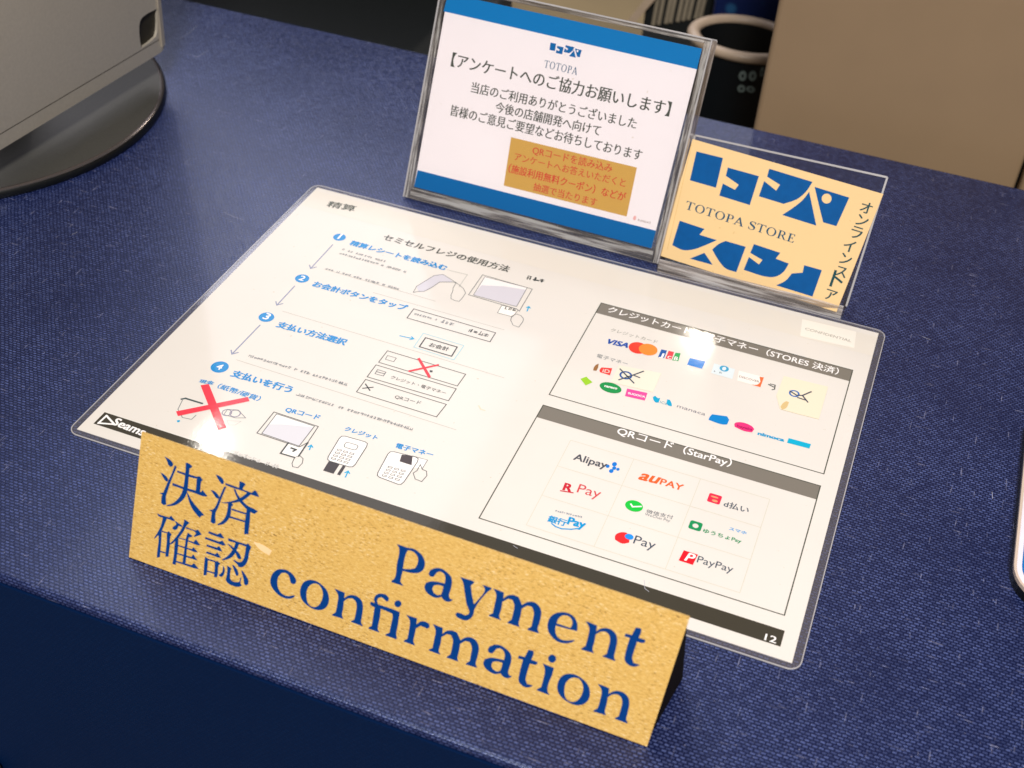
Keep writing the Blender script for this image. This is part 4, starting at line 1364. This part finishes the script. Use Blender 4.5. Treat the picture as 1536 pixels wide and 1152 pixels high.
LOGO_TOP = [[[(262, 150), (422, 190), (380, 370), (222, 325)]],
            [[(452, 248), (640, 300), (585, 475), (400, 418), (422, 345), (495, 383), (518, 352), (440, 298)]],
            [[(703, 255), (965, 335), (925, 395), (870, 440), (790, 468), (640, 422), (672, 330), (745, 388), (768, 352), (690, 303)]],
            [[(945, 395), (988, 600), (782, 535), (850, 490), (905, 445)]],
            [[(978, 365), (1188, 430), (1110, 603), (1030, 580), (1005, 480)], circ((1051, 436), 30)]]
LOGO_BOT = [[[(160, 570), (310, 620), (280, 655), (385, 688), (300, 725), (240, 745), (180, 748), (115, 718)]],
            [[(310, 765), (360, 838), (222, 800)]],
            [[(438, 693), (560, 728), (503, 882), (440, 860), (395, 810), (357, 745), (395, 712)]],
            [[(610, 712), (770, 765), (742, 800), (822, 830), (790, 880), (745, 908), (700, 912), (548, 868), (580, 790), (640, 835), (662, 808), (588, 765)]],
            [[(915, 840), (1022, 870), (965, 1030), (745, 962), (800, 935), (840, 890), (905, 885)]]]

# store card
ST = tilted(.1839, .2230, .004, -6.52, 60.9)
sc4 = [ST.at(988.7, 383), ST.at(1254.6, 468), ST.at(1325, 291), ST.at(1039, 208.5)]
stc = empty('store_card', ST.w((.045, 0), 0), 'tan store card with blue geometric lettering in the smaller clear stand', 'card')
prism('card_sheet', ST, sc4, -.0005, 0, M_storecard, stc)
ZS = (980, 190, .247396)
K_ST = plain('store_card_blue_print', (0, 78, 140), .6, vary=.06, scale=300, spec=0.12)
smap = lambda lp_: [ST.at(ZS[0] + x * ZS[2], ZS[1] + y * ZS[2]) for x, y in lp_]
for grp in (LOGO_TOP, LOGO_BOT):
    for lps in grp:
        flat('logo_shape', ST, [[smap(smooth_loop(l_, 4, 32)) for l_ in lps]], .00006, K_ST, stc)
caps('name_letter', ST, 'TOTOPA STORE', (1027, 313), (1190, 364.5), .0040, .00006, ink((30, 78, 104), 0), stc, gap=10)
for ch, (x, y) in zip('オンラインストア', ((1292, 492), (1268, 568), (1232, 645), (1188, 725), (1168, 802), (1140, 878), (1110, 945), (1078, 1020))):
    c = ST.at(ZS[0] + x * ZS[2], ZS[1] + y * ZS[2])
    s_ = .0026
    text('side_letter', ST, ch, (c[0] - s_, c[1] - s_), (c[0] + s_, c[1] - s_), .00006, ink((30, 70, 76), 0), stc, px=False, mincho=True)
flat('crease', ST, stroke_shapes([smap([(232, 110)])[0], smap([(85, 745)])[0]], .0002), .00003, ink((206, 168, 104), 0), stc)

# small logo printed on the survey card, same shapes
# its row spans from (822,63)-(871,88) in the photo
l0 = CD.at(823, 77)
l1 = CD.at(870, 88)
d_ = (Vector(l1) - Vector(l0))
Lw = d_.length
d_.normalize()
u_ = Vector((-d_.y, d_.x))
ref = [smap(lp_) for lps in LOGO_TOP for lp_ in lps]
allp = [p for r_ in ref for p in r_]
mnx, mxx = min(p[0] for p in allp), max(p[0] for p in allp)
mny = min(p[1] for p in allp)
kk = Lw / (mxx - mnx)
for lps in LOGO_TOP:
    flat('logo_shape', CD, [[[tuple(Vector(l0) + d_ * ((p[0] - mnx) * kk) + u_ * ((p[1] - mny) * kk * 1.15)) for p in smap(l_)] for l_ in lps]], C1, K_BL2, cd)


def clear_stand(name, fr, x0, x1, y0, y1, dback, label, wall=.0022, foot=.03, side_w=.0026):
    t = empty(name, fr.w(((x0 + x1) / 2, y0), -dback / 2), label, 'sign stand')
    # front plate, thin and clear, just ahead of the card
    prism('front_plate', fr, rrect(x0, y0, x1, y1, .0015, 3), .0009, .0022, M_clear, t, side=M_edgebright)
    prism('back_plate', fr, rrect(x0, y0, x1, y1, .0015, 3), -dback, -dback + .0013, M_clear, t, side=M_edgebright)
    return t


hx0, hx1 = CD.at(616, 290)[0] - .001, CD.at(982, 385)[0] + .001
hx0 = X0 - .0036
hx1 = X1 + .0052
hy0 = -.0062
HB = -.0125
yt = Y1c + .0050
hold = clear_stand('acrylic_stand', CD, hx0, hx1, hy0, yt, -HB, 'larger clear acrylic stand holding the white survey card behind the sheet')
prism('side_rail', CD, rrect(hx1 - .0034, hy0, hx1 + .0004, yt, .0008, 3), HB + .0014, .0008, M_rail_up, hold)
prism('side_rail', CD, rrect(hx0 - .0004, hy0, hx0 + .0026, yt, .0008, 3), HB + .0014, .0008, M_rail_up, hold)
prism('top_rail', CD, rrect(hx0 + .0028, yt - .0024, hx1 - .0036, yt + .0004, .0006, 2), HB + .0014, .0008, M_rail_across, hold)
prism('bottom_rail', CD, rrect(hx0 + .0028, hy0, hx1 - .0036, -.0008, .0006, 2), HB + .0014, .0008, M_rail_across, hold)
for h_ in (HB, .0012):
    for a_, b_ in (((hx0, yt), (hx1, yt)), ((hx1, hy0), (hx1, yt)), ((hx0, hy0), (hx0, yt))):
        a_, b_ = Vector(a_), Vector(b_)
        dd = (b_ - a_).normalized()
        ss = Vector((-dd.y, dd.x)) * .00035
        prism('edge_highlight_strip', CD, [tuple(a_ - ss), tuple(b_ - ss), tuple(b_ + ss), tuple(a_ + ss)], h_ + .0003, h_ + .0013, M_edgebright, hold)  # added pale strips that draw the highlights along the plates
# rear strut down to the counter
p1 = CD.w((X1 * .5, .06), HB)
mesh('rear_strut', [CD.w((X1 * .5 - .02, .07), HB), CD.w((X1 * .5 + .02, .07), HB), Vector((p1.x + .02, p1.y + .035, .0003)), Vector((p1.x - .02, p1.y + .035, .0003)),
                    CD.w((X1 * .5 - .02, .068), HB), CD.w((X1 * .5 + .02, .068), HB), Vector((p1.x + .02, p1.y + .033, .0003)), Vector((p1.x - .02, p1.y + .033, .0003))],
     [(0, 1, 2, 3), (7, 6, 5, 4), (0, 3, 7, 4), (1, 5, 6, 2), (3, 2, 6, 7)], M_clear, hold)

# small stand: back plate seen above and beside the card
BKf = tilted(.1842, .2250, .002, -2.61, 58.0)
bp = [BKf.at(992, 388), BKf.at(1266, 470), BKf.at(1331, 266), BKf.at(1043, 203)]
hs = empty('acrylic_stand', BKf.w((.045, 0), 0), 'smaller clear acrylic stand holding the tan store card', 'sign stand')
for o_ in (hold, hs):
    o_['group'] = 'clear acrylic card stands'
bp[0] = (bp[0][0], .0012)
bp[1] = (bp[1][0], .0012)
prism('back_plate', BKf, bp, -.0016, 0, M_clear, hs)
P = [Vector(p) for p in bp]
edge = []


def bar(name, fr, a, b, w_, h0, h1, mat, parent):
    d = (b - a).normalized()
    s = Vector((-d.y, d.x)) * w_ / 2
    return prism(name, fr, [tuple(a - s), tuple(b - s), tuple(b + s), tuple(a + s)], h0, h1, mat, parent)


bar('edge_highlight_strip', BKf, P[3], P[2], .0009, -.0018, .0003, M_edgebright, hs)  # pale strips paint the bright edge lines here too
bar('edge_highlight_strip', BKf, P[1], P[2], .0009, -.0018, .0003, M_edgebright, hs)
bar('edge_highlight_strip', BKf, P[0], P[3], .0007, -.0018, .0003, M_edgebright, hs)
# foot plate on the counter and front lip
fx0, fx1 = BKf.w(P[0]).x, BKf.w(P[1]).x
box('foot_plate', fx0, fx1, .2145, .262, .0003, .0022, M_clear, hs)
box('front_lip', fx0 + .001, fx1 - .001, .2135, .2150, .0003, .0070, M_edgegloss, hs)
